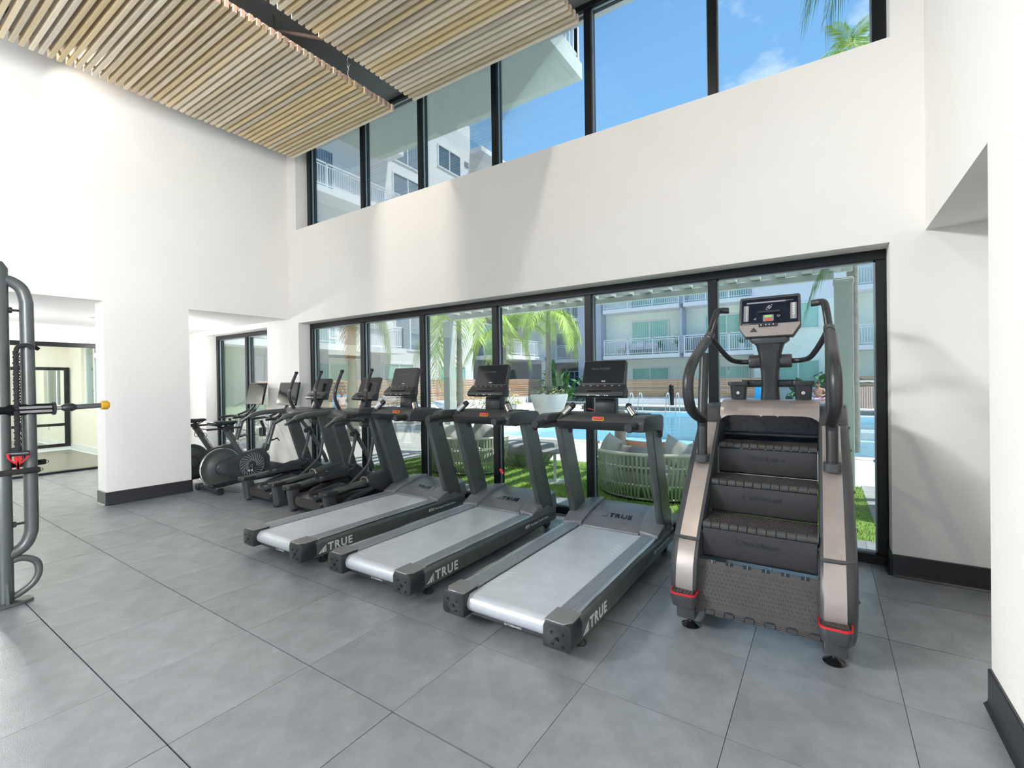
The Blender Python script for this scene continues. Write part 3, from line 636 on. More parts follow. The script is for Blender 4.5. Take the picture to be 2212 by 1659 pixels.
for s in (-1, 1):
    ch = MB()
    for q in range(14): ch.box(s*.281-.004, s*.281+.004, -.03+q*.006, -.018+q*.006, .16+q*.028, .178+q*.028)
    SB('drive_chain', 'dmetal', ch)
# shroud bridging the top of the steps
sh = [[(x, v, z) for v, z in ((.70, 1.165), (.715, 1.20), (.76, 1.24), (.84, 1.265), (1.02, 1.265), (1.06, 1.22), (1.06, 1.165))] for x in (-.286, .286)]
rings = []
for x, dz in ((-.288, -.035), (-.272, -.022), (-.245, -.006), (-.2, 0), (.2, 0), (.245, -.006), (.272, -.022), (.288, -.035)): rings.append([(x, v, z+(dz if z < 1.17 else 0)) for v, z in ((.70, 1.165), (.712, 1.205), (.75, 1.24), (.83, 1.262), (1.02, 1.262), (1.06, 1.22), (1.06, 1.165))])
SB('shroud', 'bronze', MB().loft(rings, False, True, True))
SB('shroud_back', 'navy', MB().box(-.28, .28, .86, .89, .96, 1.2)); SB('inner_ledge', 'stepblack', MB().box(-.28, .28, .80, .90, 1.02, 1.035), .003, 1)
SB('top_deck', 'shell', MB().box(-.38, .38, 1.05, 1.36, .9, 1.16), .03, 3)
for x in (-.05, .05): SB('sensor', 'chrome', MB().prism([(x-.014, 1.162), (x+.014, 1.162), (x+.014, 1.155), (x+.004, 1.152), (x, 1.145), (x-.004, 1.152), (x-.014, 1.155)], 'y', .845, .86))
# mast, cross bar, cups, console
SB('mast', 'black', MB().loft([[(x, .95+y, z) for x, y in rrect(w, d2, .03, 4)] for w, d2, z in ((.12, .13, 1.24), (.105, .12, 1.36), (.115, .11, 1.47), (.13, .11, 1.50), (.14, .11, 1.58), (.17, .11, 1.64), (.225, .12, 1.675), (.225, .12, 1.72))]))
SB('mast_collar', 'shell', MB().loft([[(x, .945+y, z) for x, y in rrect(w, .13, .02, 3)] for w, z in ((.20, 1.655), (.235, 1.67), (.24, 1.685), (.225, 1.69), (.245, 1.70), (.245, 1.725))]))
SB('cross_bar', 'shell', MB().lathe([(.005, -.132), (.044, -.132), (.047, -.125), (.047, .125), (.044, .132), (.005, .132)], (0, .955, 1.53), 22, axis='x'))
SB('cup_arm', 'black', MB().loft([[(x, .96+a, 1.375+b) for a, b in rrect(.05, .05, .015, 3)] for x in (-.18, .18)], False, True, True))
for s in (-1, 1):
    cx_ = s*.198
    c = SB('cup_holder', 'black', MB().loft([[(cx_+x, .93+y, z) for x, y in rrect(w, w*.95, .02, 4)] for w, z in ((.092, 1.265), (.108, 1.36), (.13, 1.362), (.134, 1.375), (.13, 1.39), (.112, 1.388), (.088, 1.30))], False, True, True))
    text('cup_letter', 'L' if s < 0 else 'R', .010, 'black', c, basis((cx_-.003, .8752, 1.306), (1, 0, 0), (0, -.1, 1)), .0012); SB('cup_badge', 'white', MB().lathe([(.001, -.0565), (.010, -.0565), (.011, -.054), (.011, -.047)], (cx_, .933, 1.31), 14, axis='y'), par=c)
cm = basis((0, .868, 1.725), (1, 0, 0), (0, .25, .97))
co = SB('console', 'shell', MB().prism([(-.145, -.03), (.145, -.03), (.19, .045), (.186, .262), (.176, .272), (-.176, .272), (-.186, .262), (-.19, .045)], 'z', -.05, 0, cm), .006, 2)
SB('console_chin', 'bronze', MB().prism([(-.142, -.026), (.142, -.026), (.184, .044), (.184, .062), (-.184, .062), (-.184, .044)], 'z', .0, .012, cm), .002, 1)
dp = SB('display', 'navy', MB().box(-.172, .172, .066, .252, 0, .003, cm))
SB('headline_bar', 'grey', MB().box(-.14, .10, .220, .230, .003, .0036, cm), par=dp); SB('headline_chip', 'dimprint', MB().box(.10, .145, .222, .230, .003, .0036, cm), par=dp)
for x, w, n in ((-.158, .032, 9), (.128, .036, 9)):
    kp = SB('keypad', 'capgrey', MB().prism(rrect(w, .118, .005, 3, x+w/2, .148), 'z', .003, .005, cm), par=co)
    for q in range(n):
        if x < 0: SB('key', 'white', MB().prism(rrect(.007, .006, .0025, 2, x+w/2+.004, .098+q*.0125), 'z', .005, .0062, cm), par=kp) if False else MB().prism(rrect(.007, .006, .0025, 2, x+w/2+.004, .098+q*.0125), 'z', .005, .0062, cm).build('key', 'white', co)
        else: MB().prism(rrect(.014 if q > 1 else .007, .007, .0025, 2, x+w/2+.001, .098+q*.0125), 'z', .005, .0062, cm).build('key', 'white', co)
MB().prism(rrect(.066, .048, .006, 3, -.004, .106), 'z', .003, .006, cm).build('start_stop_pad', 'capgrey', co)
MB().prism(rrect(.044, .013, .004, 3, -.004, .118), 'z', .006, .0085, cm).build('go_key', 'green', co); MB().prism(rrect(.044, .013, .004, 3, -.004, .096), 'z', .006, .0085, cm).build('stop_key', 'rkey', co)
SB('reading_ledge', 'black', MB().box(-.07, .068, .141, .158, .003, .018, cm), .003, 1)
for a, b in ((0, 0), (.008, .006), (.016, .012), (.008, -.006), (.016, 0), (.024, .006), (.016, -.012), (.024, -.006), (.032, 0), (.034, .016), (.0, -.018), (-.008, -.012)): MB().box(-.012+a*.8-.0025, -.012+a*.8+.0025, .186+b-.002, .186+b+.002, .003, .0038, cm).build('emblem_dot', 'white', co)
MB().prism([(-.098, .10), (-.08, .10), (-.08, .114)], 'z', .003, .0036, cm).build('level_icon', 'grey', co)
MB().tube([cm @ Vector((.058+.008*cos(a), .118+.006*sin(a), .0034)) for a in [2*PI*q/16 for q in range(16)]], .0009, 5, closed=True).build('loop_icon', 'white', co)
SB('button_strip', 'black', MB().box(-.062, .052, .040, .062, .012, .022, cm), .002, 1)
for x in (-.046, -.016, .004, .028): MB().lathe([(.0005, 0), (.004, 0), (.004, .0015), (.0005, .0015)], (0, 0, 0), 10).v and MB().box(x-.0035, x+.0035, .048, .055, .022, .0235, cm).build('button', 'white', co)
MB().prism([(-.118, .006), (-.066, .006), (-.092, .040)], 'z', .012, .0128, cm).build('accent_triangle', 'shell', co); MB().prism([(.058, .010), (.116, .010), (.088, .044)], 'z', .012, .0128, cm).build('accent_triangle', 'bronze', co)
SB('usb_panel', 'bronze', MB().box(-.058, .050, -.028, -.004, .012, .016, cm), .002, 1)
text('display_text', 'StairMaster', .010, 'white', dp, cm @ Matrix.Translation((-.166, .069, .0032)), .0003, .2)
text('display_text', 'WARNING  consult a physician before beginning exercise', .0062, 'grey', dp, cm @ Matrix.Translation((-.125, .0695, .0032)), .0002)
# hand rails
for s in (-1, 1):
    X = s*.347
    SB('post_socket', 'shell', MB().loft([[(X+x, .40+y-.01, z) for x, y in rrect(.088, .115, .035, 4)] for z in (.885, .93)], False, True, True), 0)
    SB('rail_post', 'black', MB().tube([(X, .40, .90), (X, .405, 1.05), (X, .435, 1.30), (X, .50, 1.58)], .030, 14))
    loop = bez([(X, .41, 1.12), (X, .385, 1.16), (X*1.01, .27, 1.185), (X*1.03, .14, 1.24), (X*1.035, .085, 1.33), (X*1.03, .095, 1.43), (X*1.01, .17, 1.51), (X, .33, 1.58), (X*.995, .50, 1.645), (X*.99, .56, 1.67)], 5)
    SB('grip_loop', 'black', MB().tube(loop, .031, 14))
    SB('pulse_sensor', 'chrome', MB().tube([(X*.992, .535, 1.66), (X*.985, .61, 1.692)], .0235, 14))
    SB('rail_collar', 'shell', MB().tube([(X*.985, .60, 1.688), (X*.98, .665, 1.718)], .030, 14))
    SB('upper_grip', 'black', MB().tube(bez([(X*.98, .64, 1.71), (X*.96, .72, 1.79), (X*.935, .79, 1.865), (X*.91, .82, 1.893), (X*.85, .84, 1.90), (X*.74, .85, 1.898), (X*.71, .852, 1.898)], 4), [.022]*23+[.020, .012], 14))
    SB('grip_seam', 'bronze', MB().tube(bez([(X*.945, .64, 1.732), (X*.925, .72, 1.81), (X*.905, .785, 1.88)], 4), .0045, 6))
    SB('brace_arm', 'black', MB().tube(bez([(X*.975, .66, 1.71), (X*.86, .75, 1.63), (X*.70, .86, 1.55), (X*.55, .94, 1.532), (X*.37, .955, 1.53)], 4), .0175, 12))
# ================================================================= ELLIPTICALS
def make_elliptical(loc, label):
    t = thing('elliptical_trainer', label, 'elliptical', loc, group='pair of elliptical trainers')
    def B(n, m, mb, bev=0, seg=2, par=None): return mb.build(n, m, par or t, bev, seg)
    B('base_pod', 'black', MB().loft([[(x, y, z) for x, z in rrect(w, h, .05, 4, 0, zc)] for y, w, h, zc in ((.03, .46, .10, .13), (.08, .52, .16, .13), (.5, .50, .15, .13), (1.15, .44, .14, .12))]))
    B('base_tube', 'frame', MB().tube([(-.36, .12, .045), (.36, .12, .045)], .028, 10)); B('base_tube', 'frame', MB().tube([(-.34, 1.2, .045), (.34, 1.2, .045)], .028, 10))
    for x in (-.30, .30): B('foot', 'black', MB().lathe([(.03, 0), (.03, .012), (.01, .02), (.01, .05)], (x, .06, 0), 12))
    for s in (-1, 1):
        X = s*.33
        B('pedestal', 'shell', MB().loft([[(X+x, yc+y, z) for x, y in rrect(w, d, .03, 4)] for z, w, d, yc in ((.025, .10, .15, .105), (.12, .095, .13, .085), (.245, .10, .12, .06))]))
        B('rail_cap', 'black', MB().prism(rrect(.125, .19, .045, 4, X, .055), 'z', .245, .292), .006, 2)
        B('track_rail', 'dmetal', MB().loft([[(X+x, y, z+zc) for x, z in rrect(.10, .045, .018, 3)] for y, zc in ((.12, .275), (.60, .315), (.64, .318))]))
        B('rail_strut', 'shell', MB().loft([[(X+s*.02+x, y, z) for x, z in rrect(.05, .06, .015, 3, 0, zc)] for y, zc in ((.14, .08), (.34, .175), (.64, .235))], False, True, True))
        cov = [[(X+x, y, z) for x, z in rrect(w, h, .035, 4, 0, zc)] for y, w, h, zc in ((.52, .105, .06, .315), (.56, .125, .10, .31), (.66, .13, .18, .29), (.80, .135, .28, .27), (.88, .135, .30, .27), (1.0, .125, .22, .23), (1.18, .11, .10, .18))]
        cv = B('ramp_cover', 'shell', MB().loft(cov)); B('cover_arch', 'bronze', MB().tube([(X+.064*cos(a), .515, .313+.052*sin(a)) for a in [PI*k/8 for k in range(9)]], .007, 6), par=cv); B('screw', 'chrome', MB().lathe([(.001, 0), (.006, 0), (.007, .003)], (X+.068, .84, .39), 8, axis='x'), par=cv)
        x0, x1 = sorted((s*.325, s*.378))
        B('upright', 'dmetal', MB().prism([(.80, .30), (.97, .30), (.72, 1.05), (.56, 1.05)], 'x', x0, x1), .005, 1)
        # fixed side handle
        hb = B('side_handle', 'dmetal', MB().loft([[(s*.36+x, y, z) for x, z in rrect(w, h, .018, 3, 0, zc)] for y, w, h, zc in ((.08, .05, .03, 1.0), (.14, .062, .055, 1.035), (.26, .062, .058, 1.06), (.70, .062, .06, 1.075))]))
        B('handle_end', 'black', MB().loft([[(s*.36+x, y, z) for x, z in rrect(w, h, .01, 3, 0, zc)] for y, w, h, zc in ((.015, .058, .022, .965), (.09, .060, .03, 1.005), (.13, .05, .03, 1.02))]), par=hb)
        # swinging arm, pivot pod, clamp, lower links
        arm = bez([(s*.27, .69, 1.555), (s*.275, .64, 1.44), (s*.28, .60, 1.32), (s*.28, .60, 1.22), (s*.275, .645, 1.12), (s*.26, .70, 1.03), (s*.24, .73, .96)], 4)
        a = B('swing_arm', 'black', MB().tube(arm, .0195, 12)); B('arm_cap', 'frame', MB().lathe([(.003, .02), (.017, .018), (.024, .008), (.024, -.004), (.019, -.014)], (s*.27, .695, 1.565), 14), par=a)
        B('arm_sleeve', 'dmetal', MB().tube([arm[7], arm[8]], .0225, 12), par=a)
        B('pivot_pod', 'dmetal', MB().tube([(s*.24, .55, .955), (s*.24, .60, .955), (s*.24, .72, .955), (s*.24, .76, .955)], [.03, .048, .048, .03], 14))
        B('link_upper', 'dmetal', MB().tube([(s*.22, .70, .96), (s*.20, .86, .74), (s*.19, 1.03, .44), (s*.19, 1.08, .33)], [.022, .026, .026, .026], 12))
        B('clamp', 'black', MB().tube([(s*.203, .80, .83), (s*.20, .85, .755)], .042, 14)); B('clamp', 'black', MB().tube([(s*.235, .79, .79), (s*.16, .80, .79)], .030, 12))
        py = .46 if s < 0 else .17; pz = .345 if s < 0 else .235
        B('link_lower', 'shell', MB().tube(bez([(s*.165, .80, .79), (s*.165, .76, .62), (s*.165, .70, .45), (s*.165, py+.30, pz+.05), (s*.165, py+.18, pz-.012)], 5), .019, 12))
        # pedal tray
        p0 = [(.13, -.19, 0), (.15, -.05, 0), (.15, .14, .0), (.12, .20, 0)]
        out = [(-.075, -.16), (-.05, -.20), (.05, -.20), (.075, -.16), (.075, .14), (.055, .19), (-.055, .19), (-.075, .14)]
        pd = B('pedal', 'shell', MB().loft([[(s*.165+x*q, py+y, pz+zz+(y > -.1)*dz) for x, y in out] for q, zz, dz in ((.85, -.035, 0), (1, 0.0, .012), (1, .02, .05), (.92, .02, .05), (.88, -.005, .0))], False, True, False), .004, 1)
        gr = MB()
        for k in range(6): gr.box(s*.165-.055, s*.165+.055, py-.17+k*.05, py-.15+k*.05, pz-.004, pz+.003)
        B('pedal_tread', 'black', gr, par=pd)
        B('pedal_arm', 'frame', MB().loft([[(s*.165+x, y, z) for x, z in rrect(.05, .04, .01, 2, 0, zc)] for y, zc in ((py-.16, pz-.05), (py+.2, pz-.03), (.78, .20))]))
        B('link_pin', 'chrome', MB().tube([(s*.25, py+.02, pz-.03), (s*.10, py+.03, pz-.028)], .009, 8))
    bm_ = [(.52, 1.0), (.52, 1.05), (.58, 1.095), (.84, 1.105), (.88, 1.08), (.86, 1.0), (.72, .965), (.58, .97)]
    B('console_beam', 'shell', MB().prism(bm_, 'x', -.345, .345), .012, 2)
    B('neck', 'black', MB().prism([(.74, 1.09), (.82, 1.09), (.90, 1.24), (.82, 1.25)], 'x', -.05, .05), .006, 2)
    cx = basis((0, .81, 1.215), (1, 0, 0), (0, .36, .93))
    c = B('console', 'shell', MB().prism([(-.19, 0), (.19, 0), (.19, .05), (.175, .095), (.168, .282), (.160, .292), (-.160, .292), (-.168, .282), (-.175, .095), (-.19, .05)], 'z', -.04, 0, cx), .008, 2)
    ch = [(.0, .045), (.0, .0), (.028, -.016), (.055, -.01), (.053, .02), (.012, .08), (.002, .092)]; n = len(ch)
    B('chin', 'black', MB().add([cx @ Vector((x, b, a)) for x in (-.188, .188) for a, b in ch], [(i, (i+1) % n, (i+1) % n+n, i+n) for i in range(n)]+[list(range(n))[::-1], list(range(n, 2*n))]), .004, 2)
    sc = B('screen', 'screen', MB().prism(rrect(.322, .178, .008, 3, 0, .194), 'z', .0005, .004, cx)); text('screen_text', 'TRUE', .012, 'grey', sc, cx @ Matrix.Translation((-.012, .114, .0042)), .0003, .2)
    B('tray', 'frame', MB().box(-.09, .09, .028, .04, .036, .058, cx), .003, 1)
    for x in (-.08, 0, .07): B('button', 'white', MB().box(x-.004, x+.004, -.004, .001, .053, .0555, cx))
    text('step_emblem', 'M', .05, 'white', [k for k in t.children if k.name.startswith('pedestal')][0], basis((.27, .02, .225), (1, .1, 0), (0, .2, 1)), .001, .35)
    return t
el = make_elliptical((-4.62, 2.95, 0), 'black elliptical trainer standing beside the row of treadmills')
dup(el, (-5.58, 2.95, 0), None, 'black elliptical trainer standing beside the exercise bike')
# ================================================================= EXERCISE BIKES
def make_bike(loc, label):
    t = thing('exercise_bike', label, 'exercise bike', loc, group='pair of exercise bikes')
    def B(n, m, mb, bev=0, seg=2, par=None): return mb.build(n, m, par or t, bev, seg)
    B('rear_stabilizer', 'black', MB().tube([(-.27, 0, .045), (.27, 0, .045)], .034, 14))
    for s in (-1, 1):
        c = B('end_cap', 'black', MB().loft([[(s*x, y*q, .047+z*q) for y, z in rrect(.085, .085, .02, 3)] for x, q in ((.255, .9), (.26, 1), (.30, 1), (.306, .9))]))
        g = MB()
        for k in range(4): g.box(*sorted((s*.26, s*.303)), -.036+k*.02, -.028+k*.02, .006, .092)
        B('cap_ribs', 'capgrey', g, par=c)
    B('front_stabilizer', 'black', MB().tube([(-.26, 1.12, .045), (.26, 1.12, .045)], .034, 14))
    B('base_beam', 'black', MB().loft([[(x, y, z) for x, z in rrect(.09, .06, .015, 3, 0, zc)] for y, zc in ((0, .06), (.35, .09), (.80, .09), (1.12, .06))]))
    fw = B('flywheel', 'dmetal', MB().lathe([(.02, -.02), (.235, -.02), (.258, -.022), (.262, -.012), (.262, .012), (.258, .022), (.235, .020), (.215, .012), (.215, .014), (.165, .013), (.16, .018), (.02, .018)], (.02, .14, .305), 48, axis='x'))
    B('wheel_rim', 'chrome', MB().tube([(.036, .14+.259*cos(a), .305+.259*sin(a)) for a in [2*PI*k/48 for k in range(48)]], .006, 6, closed=True), par=fw)
    # teardrop drive cover
    def hull(r0, r1, x): 
        c0, c1 = (.14, .305), (.50, .30); th = math.acos((r0-r1)/.36)
        pts = [(c1[0]+r1*cos(a), c1[1]+r1*sin(a)) for a in [-th+2*th*k/18 for k in range(19)]]+[(c0[0]+r0*cos(a), c0[1]+r0*sin(a)) for a in [th+(2*PI-2*th)*k/14 for k in range(15)]]
        return [(x, y, z) for y, z in pts]
    dc = B('drive_cover', 'shell', MB().loft([hull(.085, .185, .045), hull(.09, .192, .055), hull(.09, .192, .10), hull(.08, .182, .108)]))
    B('hub_cap', 'dmetal', MB().lathe([(.06, .108), (.06, .118), (.04, .124), (.001, .124)], (0, .14, .305), 24, axis='x'), par=dc)
    B('cover_ring', 'dmetal', MB().tube([(.108, .51+.165*cos(a), .30+.165*sin(a)) for a in [2*PI*k/40 for k in range(40)]], .006, 6, closed=True), par=dc)
    f = MB()
    for k in range(22):
        a0 = 2*PI*k/22; f.tube([(.110, .51+r*cos(a0+(r-.05)*5), .30+r*sin(a0+(r-.05)*5)) for r in (.055, .085, .115, .145, .158)], .0052, 5)
    B('fan_vanes', 'grey', f, par=dc)
    # rear and front body of the frame
    B('frame_shell', 'shell', MB().loft([[(x, y, z) for x, z in rrect(w, h, .03, 4, 0, zc)] for y, w, h, zc in ((.24, .08, .26, .22), (.40, .10, .38, .27), (.60, .10, .42, .29), (.72, .10, .40, .30), (.80, .085, .26, .26))]))
    B('front_shell', 'shell', MB().tube(bez([(0, .60, .46), (0, .68, .455), (0, .735, .47), (0, .775, .55)], 4), [.05]*13, 12))
    st = B('seat_tube', 'dmetal', MB().tube([(0, .44, .43), (0, .20, .86)], .036, 12, sq=1.25)); sl = B('seat_sleeve', 'black', MB().tube([(0, .235, .79), (0, .20, .86)], .043, 12))
    tv = Vector((0, -.24, .43)).normalized()
    text('tube_lettering', 'echelon', .064, 'white', st, basis((.0385, .325, .655), tuple(-tv), (0, .87, .49)), .0006, 0, 1.0, .0008)
    B('seat_slider', 'black', MB().box(-.02, .02, -.02, .42, .815, .84), .006, 2)
    B('saddle', 'black', MB().loft([[(x, y, z) for x, z in rrect(w, h, h*.42, 3, 0, zc)] for y, w, h, zc in ((.02, .16, .03, .905), (.05, .21, .06, .905), (.14, .19, .062, .905), (.22, .11, .055, .90), (.33, .06, .045, .905), (.365, .045, .03, .905))]))
    B('saddle_rail', 'frame', MB().tube([(-.03, .10, .88), (-.03, .14, .85), (-.03, .26, .85), (-.03, .32, .885)], .006, 6).tube([(.03, .10, .88), (.03, .14, .85), (.03, .26, .85), (.03, .32, .885)], .006, 6))
    for q in (0, .10):
        B('weight_hook', 'frame', MB().tube(bez([(-.06+q, -.01, .83), (-.06+q, -.06, .845), (-.08+q, -.11, .82), (-.06+q, -.14, .77), (-.03+q, -.12, .75), (-.03+q, -.08, .80), (-.0+q, -.06, .77), (.03+q, -.09, .745)], 4), .004, 6))
    ft = B('front_tube', 'dmetal', MB().tube([(0, .765, .46), (0, .90, .90)], .036, 12, sq=1.3)); fv = Vector((0, .135, .44)).normalized()
    text('tube_lettering', 'CONNECT', .042, 'white', ft, basis((.0375, .80, .55), tuple(fv), (0, -.95, .29)), .0006, 0, 1.35, .0006)
    B('tension_knob', 'black', MB().tube([(0, .84, .60), (0, .88, .60), (.01, .93, .62), (.02, .96, .58)], [.016, .012, .01, .008], 8))
    B('bottle_holder', 'black', MB().lathe([(.03, -.06), (.045, -.05), (.045, .06), (.03, .07)], (.0, .72, .73), 14)); B('phone_rest', 'black', MB().tube([(0, .74, .8), (0, .70, .9)], .02, 8))
    B('stem', 'black', MB().box(-.03, .03, .82, 1.0, .90, .935), .01, 2)
    for s in (-1, 1):
        B('handlebar', 'black', MB().tube(bez([(s*.03, .86, .935), (s*.14, .86, .93), (s*.20, .80, .925), (s*.20, .66, .915)], 5), .018, 10)); B('handlebar', 'black', MB().tube(bez([(s*.10, .86, .935), (s*.12, .98, .97), (s*.09, 1.06, 1.02)], 5), .016, 10))
    cr = B('crank', 'chrome', MB().tube([(.115, .51, .30), (.125, .43, .24)], .012, 8)); B('crank', 'chrome', MB().tube([(-.10, .51, .30), (-.11, .59, .36)], .012, 8))
    for (x, y, z) in ((.17, .43, .24), (-.16, .59, .36)):
        p = B('pedal', 'chrome', MB().box(x-.045, x+.045, y-.04, y+.04, z-.012, z+.012), .004, 1)
        B('toe_cage', 'black', MB().tube(bez([(x-.03, y+.04, z), (x-.03, y+.10, z+.03), (x, y+.11, z+.05), (x+.03, y+.10, z+.03), (x+.03, y+.04, z)], 4), .006, 6).tube([(x-.05, y+.03, z), (x-.03, y+.03, z+.06), (x+.03, y+.03, z+.06), (x+.05, y+.03, z)], .008, 6), par=p)
        B('clip', 'white', MB().box(x+.046, x+.05, y-.03, y-.01, z-.01, z+.012).box(x+.046, x+.05, y+.01, y+.03, z-.01, z+.012), par=p)
    cm = basis((0, 1.07, 1.10), (1, 0, 0), (0, .22, .97))
    B('monitor_arm', 'black', MB().tube([(0, .95, .93), (0, 1.08, 1.06), (0, 1.13, 1.16)], .018, 10))
    mo = B('monitor', 'frame', MB().prism(rrect(.50, .355, .010, 3, 0, .18), 'z', -.03, 0, cm), .004, 1); B('screen', 'screen', MB().box(-.238, .238, .035, .345, .0, .003, cm), par=mo)
    B('cable', 'black', MB().tube(bez([(.05, 1.09, 1.10), (.10, 1.06, 1.02), (.14, 1.05, 1.03), (.15, 1.09, 1.09)], 5), .005, 6))
    return t
bk = make_bike((-6.77, 2.955, 0), 'black exercise bike in front of the wall between the two windows')
dup(bk, (-7.68, 2.955, 0), None, 'black exercise bike partly hidden behind the left pier')
# power adapter on the stabiliser
k = thing('cable_bundle', 'black power adapter and coiled cable lying on the rear foot of the front bike', 'cable', (-6.70, 2.955, .079))
MB().loft([[(x, y, z) for x, y in rrect(.06*q, .045*q, .012*q, 3)] for z, q in ((0, 1), (.02, 1), (.03, .8))]).build('adapter', 'black', k); MB().box(.02, .026, -.01, .01, .008, .016).build('label', 'red', k)
MB().tube(bez([(.03, 0, .012), (.10, -.03, .004), (.14, .0, .006), (.12, .05, -.02), (.2, .1, -.06), (.3, .2, -.072)], 6), .004, 6).tube(bez([(-.03, 0, .01), (-.1, -.03, .01), (-.14, -.046, -.03), (-.10, -.05, -.06), (-.05, -.03, -.01)], 5), .004, 6).build('cord', 'black', k)
# ================================================================= FUNCTIONAL RIG at the left edge
rg = thing('functional_rig', 'dark steel training rig with looped tubes at the edge of the bay', 'rig', (-4.455, .715, 0))
def G(n, m, mb, bev=0, seg=2, par=None): return mb.build(n, m, par or rg, bev, seg)
G('post', 'dmetal', MB().tube([(0, 0, .02), (0, 0, 2.20), (0, 0, 2.24)], [.043, .043, .02], 18))
G('foot_plate', 'dmetal', MB().prism([(-.09, -.12), (.09, -.12), (.09, .04), (.055, .125), (-.02, .125), (-.09, .02)], 'z', 0, .018), .005, 1)
G('gusset', 'dmetal', MB().prism([(.02, .018), (.075, .018), (.03, .19), (.02, .19)], 'y', -.008, .008)); G('gusset', 'dmetal', MB().prism([(-.02, .018), (-.09, .018), (-.05, .26), (-.02, .3)], 'x', -.008, .008))
G('d_tube', 'dmetal', MB().tube(bez([(0, .0, 2.12), (0, .05, 2.12), (0, .10, 2.08), (.0, .122, 2.0), (.0, .125, 1.9), (.0, .128, 1.2), (.0, .13, .55), (.0, .122, .43), (.0, .09, .36), (0, .03, .325), (0, 0, .32)], 6), .036, 14))
G('foot_loop', 'dmetal', MB().tube(bez([(0, .02, .275), (.0, .08, .285), (.0, .145, .245), (.0, .16, .17), (.0, .13, .10), (.0, .06, .05), (0, .01, .04)], 6), .021, 12))
for z in (1.93, .515): p = G('peg', 'black', MB().tube([(0, .10, z), (0, .06, z), (0, .055, z), (0, .035, z)], [.008, .008, .02, .019], 12))
G('peg', 'black', MB().tube([(0, .10, 1.27), (0, .02, 1.27)], .010, 10)); G('arm_stub', 'black', MB().tube([(.03, -.08, 1.36), (.03, .02, 1.36)], .03, 10)) if False else None
ba = G('telescopic_arm', 'screen', MB().tube([(.03, -.25, 1.268), (.03, .245, 1.272)], .036, 4, sq=1.0)); G('arm_collar', 'black', MB().tube([(.03, .235, 1.272), (.03, .25, 1.272)], .045, 12), par=ba)
G('arm_plate', 'capgrey', MB().box(.057, .06, .07, .23, 1.25, 1.292), par=ba)
G('arm_swivel', 'chrome', MB().tube([(.03, .25, 1.272), (.03, .30, 1.274)], .014, 10), par=ba); G('arm_knuckle', 'black', MB().tube([(.03, .28, 1.274), (.03, .30, 1.274), (.03, .34, 1.275), (.03, .36, 1.275)], [.015, .028, .028, .018], 12), par=ba)
G('landmine_bar', 'dmetal', MB().tube([(.03, .35, 1.275), (.03, .50, 1.28)], .018, 12)); G('bar_tip', 'yellow', MB().tube([(.03, .495, 1.28), (.03, .50, 1.28), (.03, .535, 1.281), (.03, .545, 1.281)], [.02, .032, .032, .02], 14))
def band(name, dx, dy, label, hz):
    b = thing(name, label, 'resistance band', (-4.455+dx, .715+dy, .9), group='resistance bands hung on the rig')
    # gathered fabric sleeve
    path = []; rad = []
    for q in range(70): path.append((.002*sin(q), .002*cos(q*1.7), .10+q*.0095)); rad.append(.017 if q % 2 else .0125)
    MB().tube(path, rad, 9).build('cord_sleeve', 'cloth', b)
    MB().tube(bez([(0, 0, .745), (0, .01, .785), (0, .05, .80), (0, .08, .78)], 4), .013, 8).build('anchor_loop', 'cloth', b)
    MB().tube([(-.02, -.05, .085), (.02, .05, .085)], .017, 10).build('stopper', 'black', b)
    g = MB().tube([(0, -.105, hz), (0, -.10, hz), (0, .10, hz), (0, .105, hz)], [.014, .019, .019, .014], 12).build('grip', 'cloth', b)
    for s in (-1, 1):
        MB().loft([[(-.003, y-w, z), (.003, y-w, z), (.003, y+w, z), (-.003, y+w, z)] for y, z, w in ((s*.012, .07, .008), (-s*.004, -.01+hz*.3, .007), (s*.05, hz*.55, .009), (s*.10, hz+.004, .010))], False, True, False).build('webbing', 'red', b)
        MB().loft([[(-.003+dxx, y-.006, z), (.003+dxx, y-.006, z), (.003+dxx, y+.006, z), (-.003+dxx, y+.006, z)] for y, z, dxx in ((s*.05, .09, .012), (s*.045, .06, .012), (s*.012, .02, .004))], False, True, False).build('webbing', 'red', b)
        MB().tube([(0, s*.107+.011*cos(a), hz+.011*sin(a)) for a in [2*PI*q/12 for q in range(12)]], .003, 5, closed=True).build('ring', 'chrome', b)
band('resistance_band', .05, .062, 'black resistance band with red webbing hanging in front of the rig tube', -.035)
band('resistance_band', -.07, .115, 'second black resistance band with red webbing hanging behind the rig tube', .0)
# ================================================================= OUTDOORS
GZ = -.05
struct(MB().box(-60, 40, 4.58, 60, -1.6, -1.4).build('ground', 'deck'), 'ground under the courtyard', 'ground')
# deck slabs around the pool
PX0, PX1, PY0, PY1 = -7.6, 9, 10.5, 21.2
dk = MB().box(-40, 24, 4.6, 7.55, -.14, GZ-.004).box(-40, 24, 7.55, PY0, -.14, GZ).box(-40, PX0, PY0, PY1, -.14, GZ).box(PX1, 24, PY0, PY1, -.14, GZ).box(-40, 24, PY1, 40, -.14, GZ)
struct(dk.build('pool_deck', 'deck'), 'pale concrete pool deck', 'deck')
pb = MB(); pb.box(PX0, PX1, PY0, PY1, -1.3, -1.25); pb.box(PX0, PX0+.06, PY0, PY1, -1.25, -.06); pb.box(PX1-.06, PX1, PY0, PY1, -1.25, -.06); pb.box(PX0, PX1, PY0, PY0+.06, -1.25, -.06); pb.box(PX0, PX1, PY1-.06, PY1, -1.25, -.06)
pool = thing('pool', 'long swimming pool with pale blue plaster beyond the sofas', 'pool', (0, 0, 0), kind='structure'); pb.build('basin', 'basin', pool)
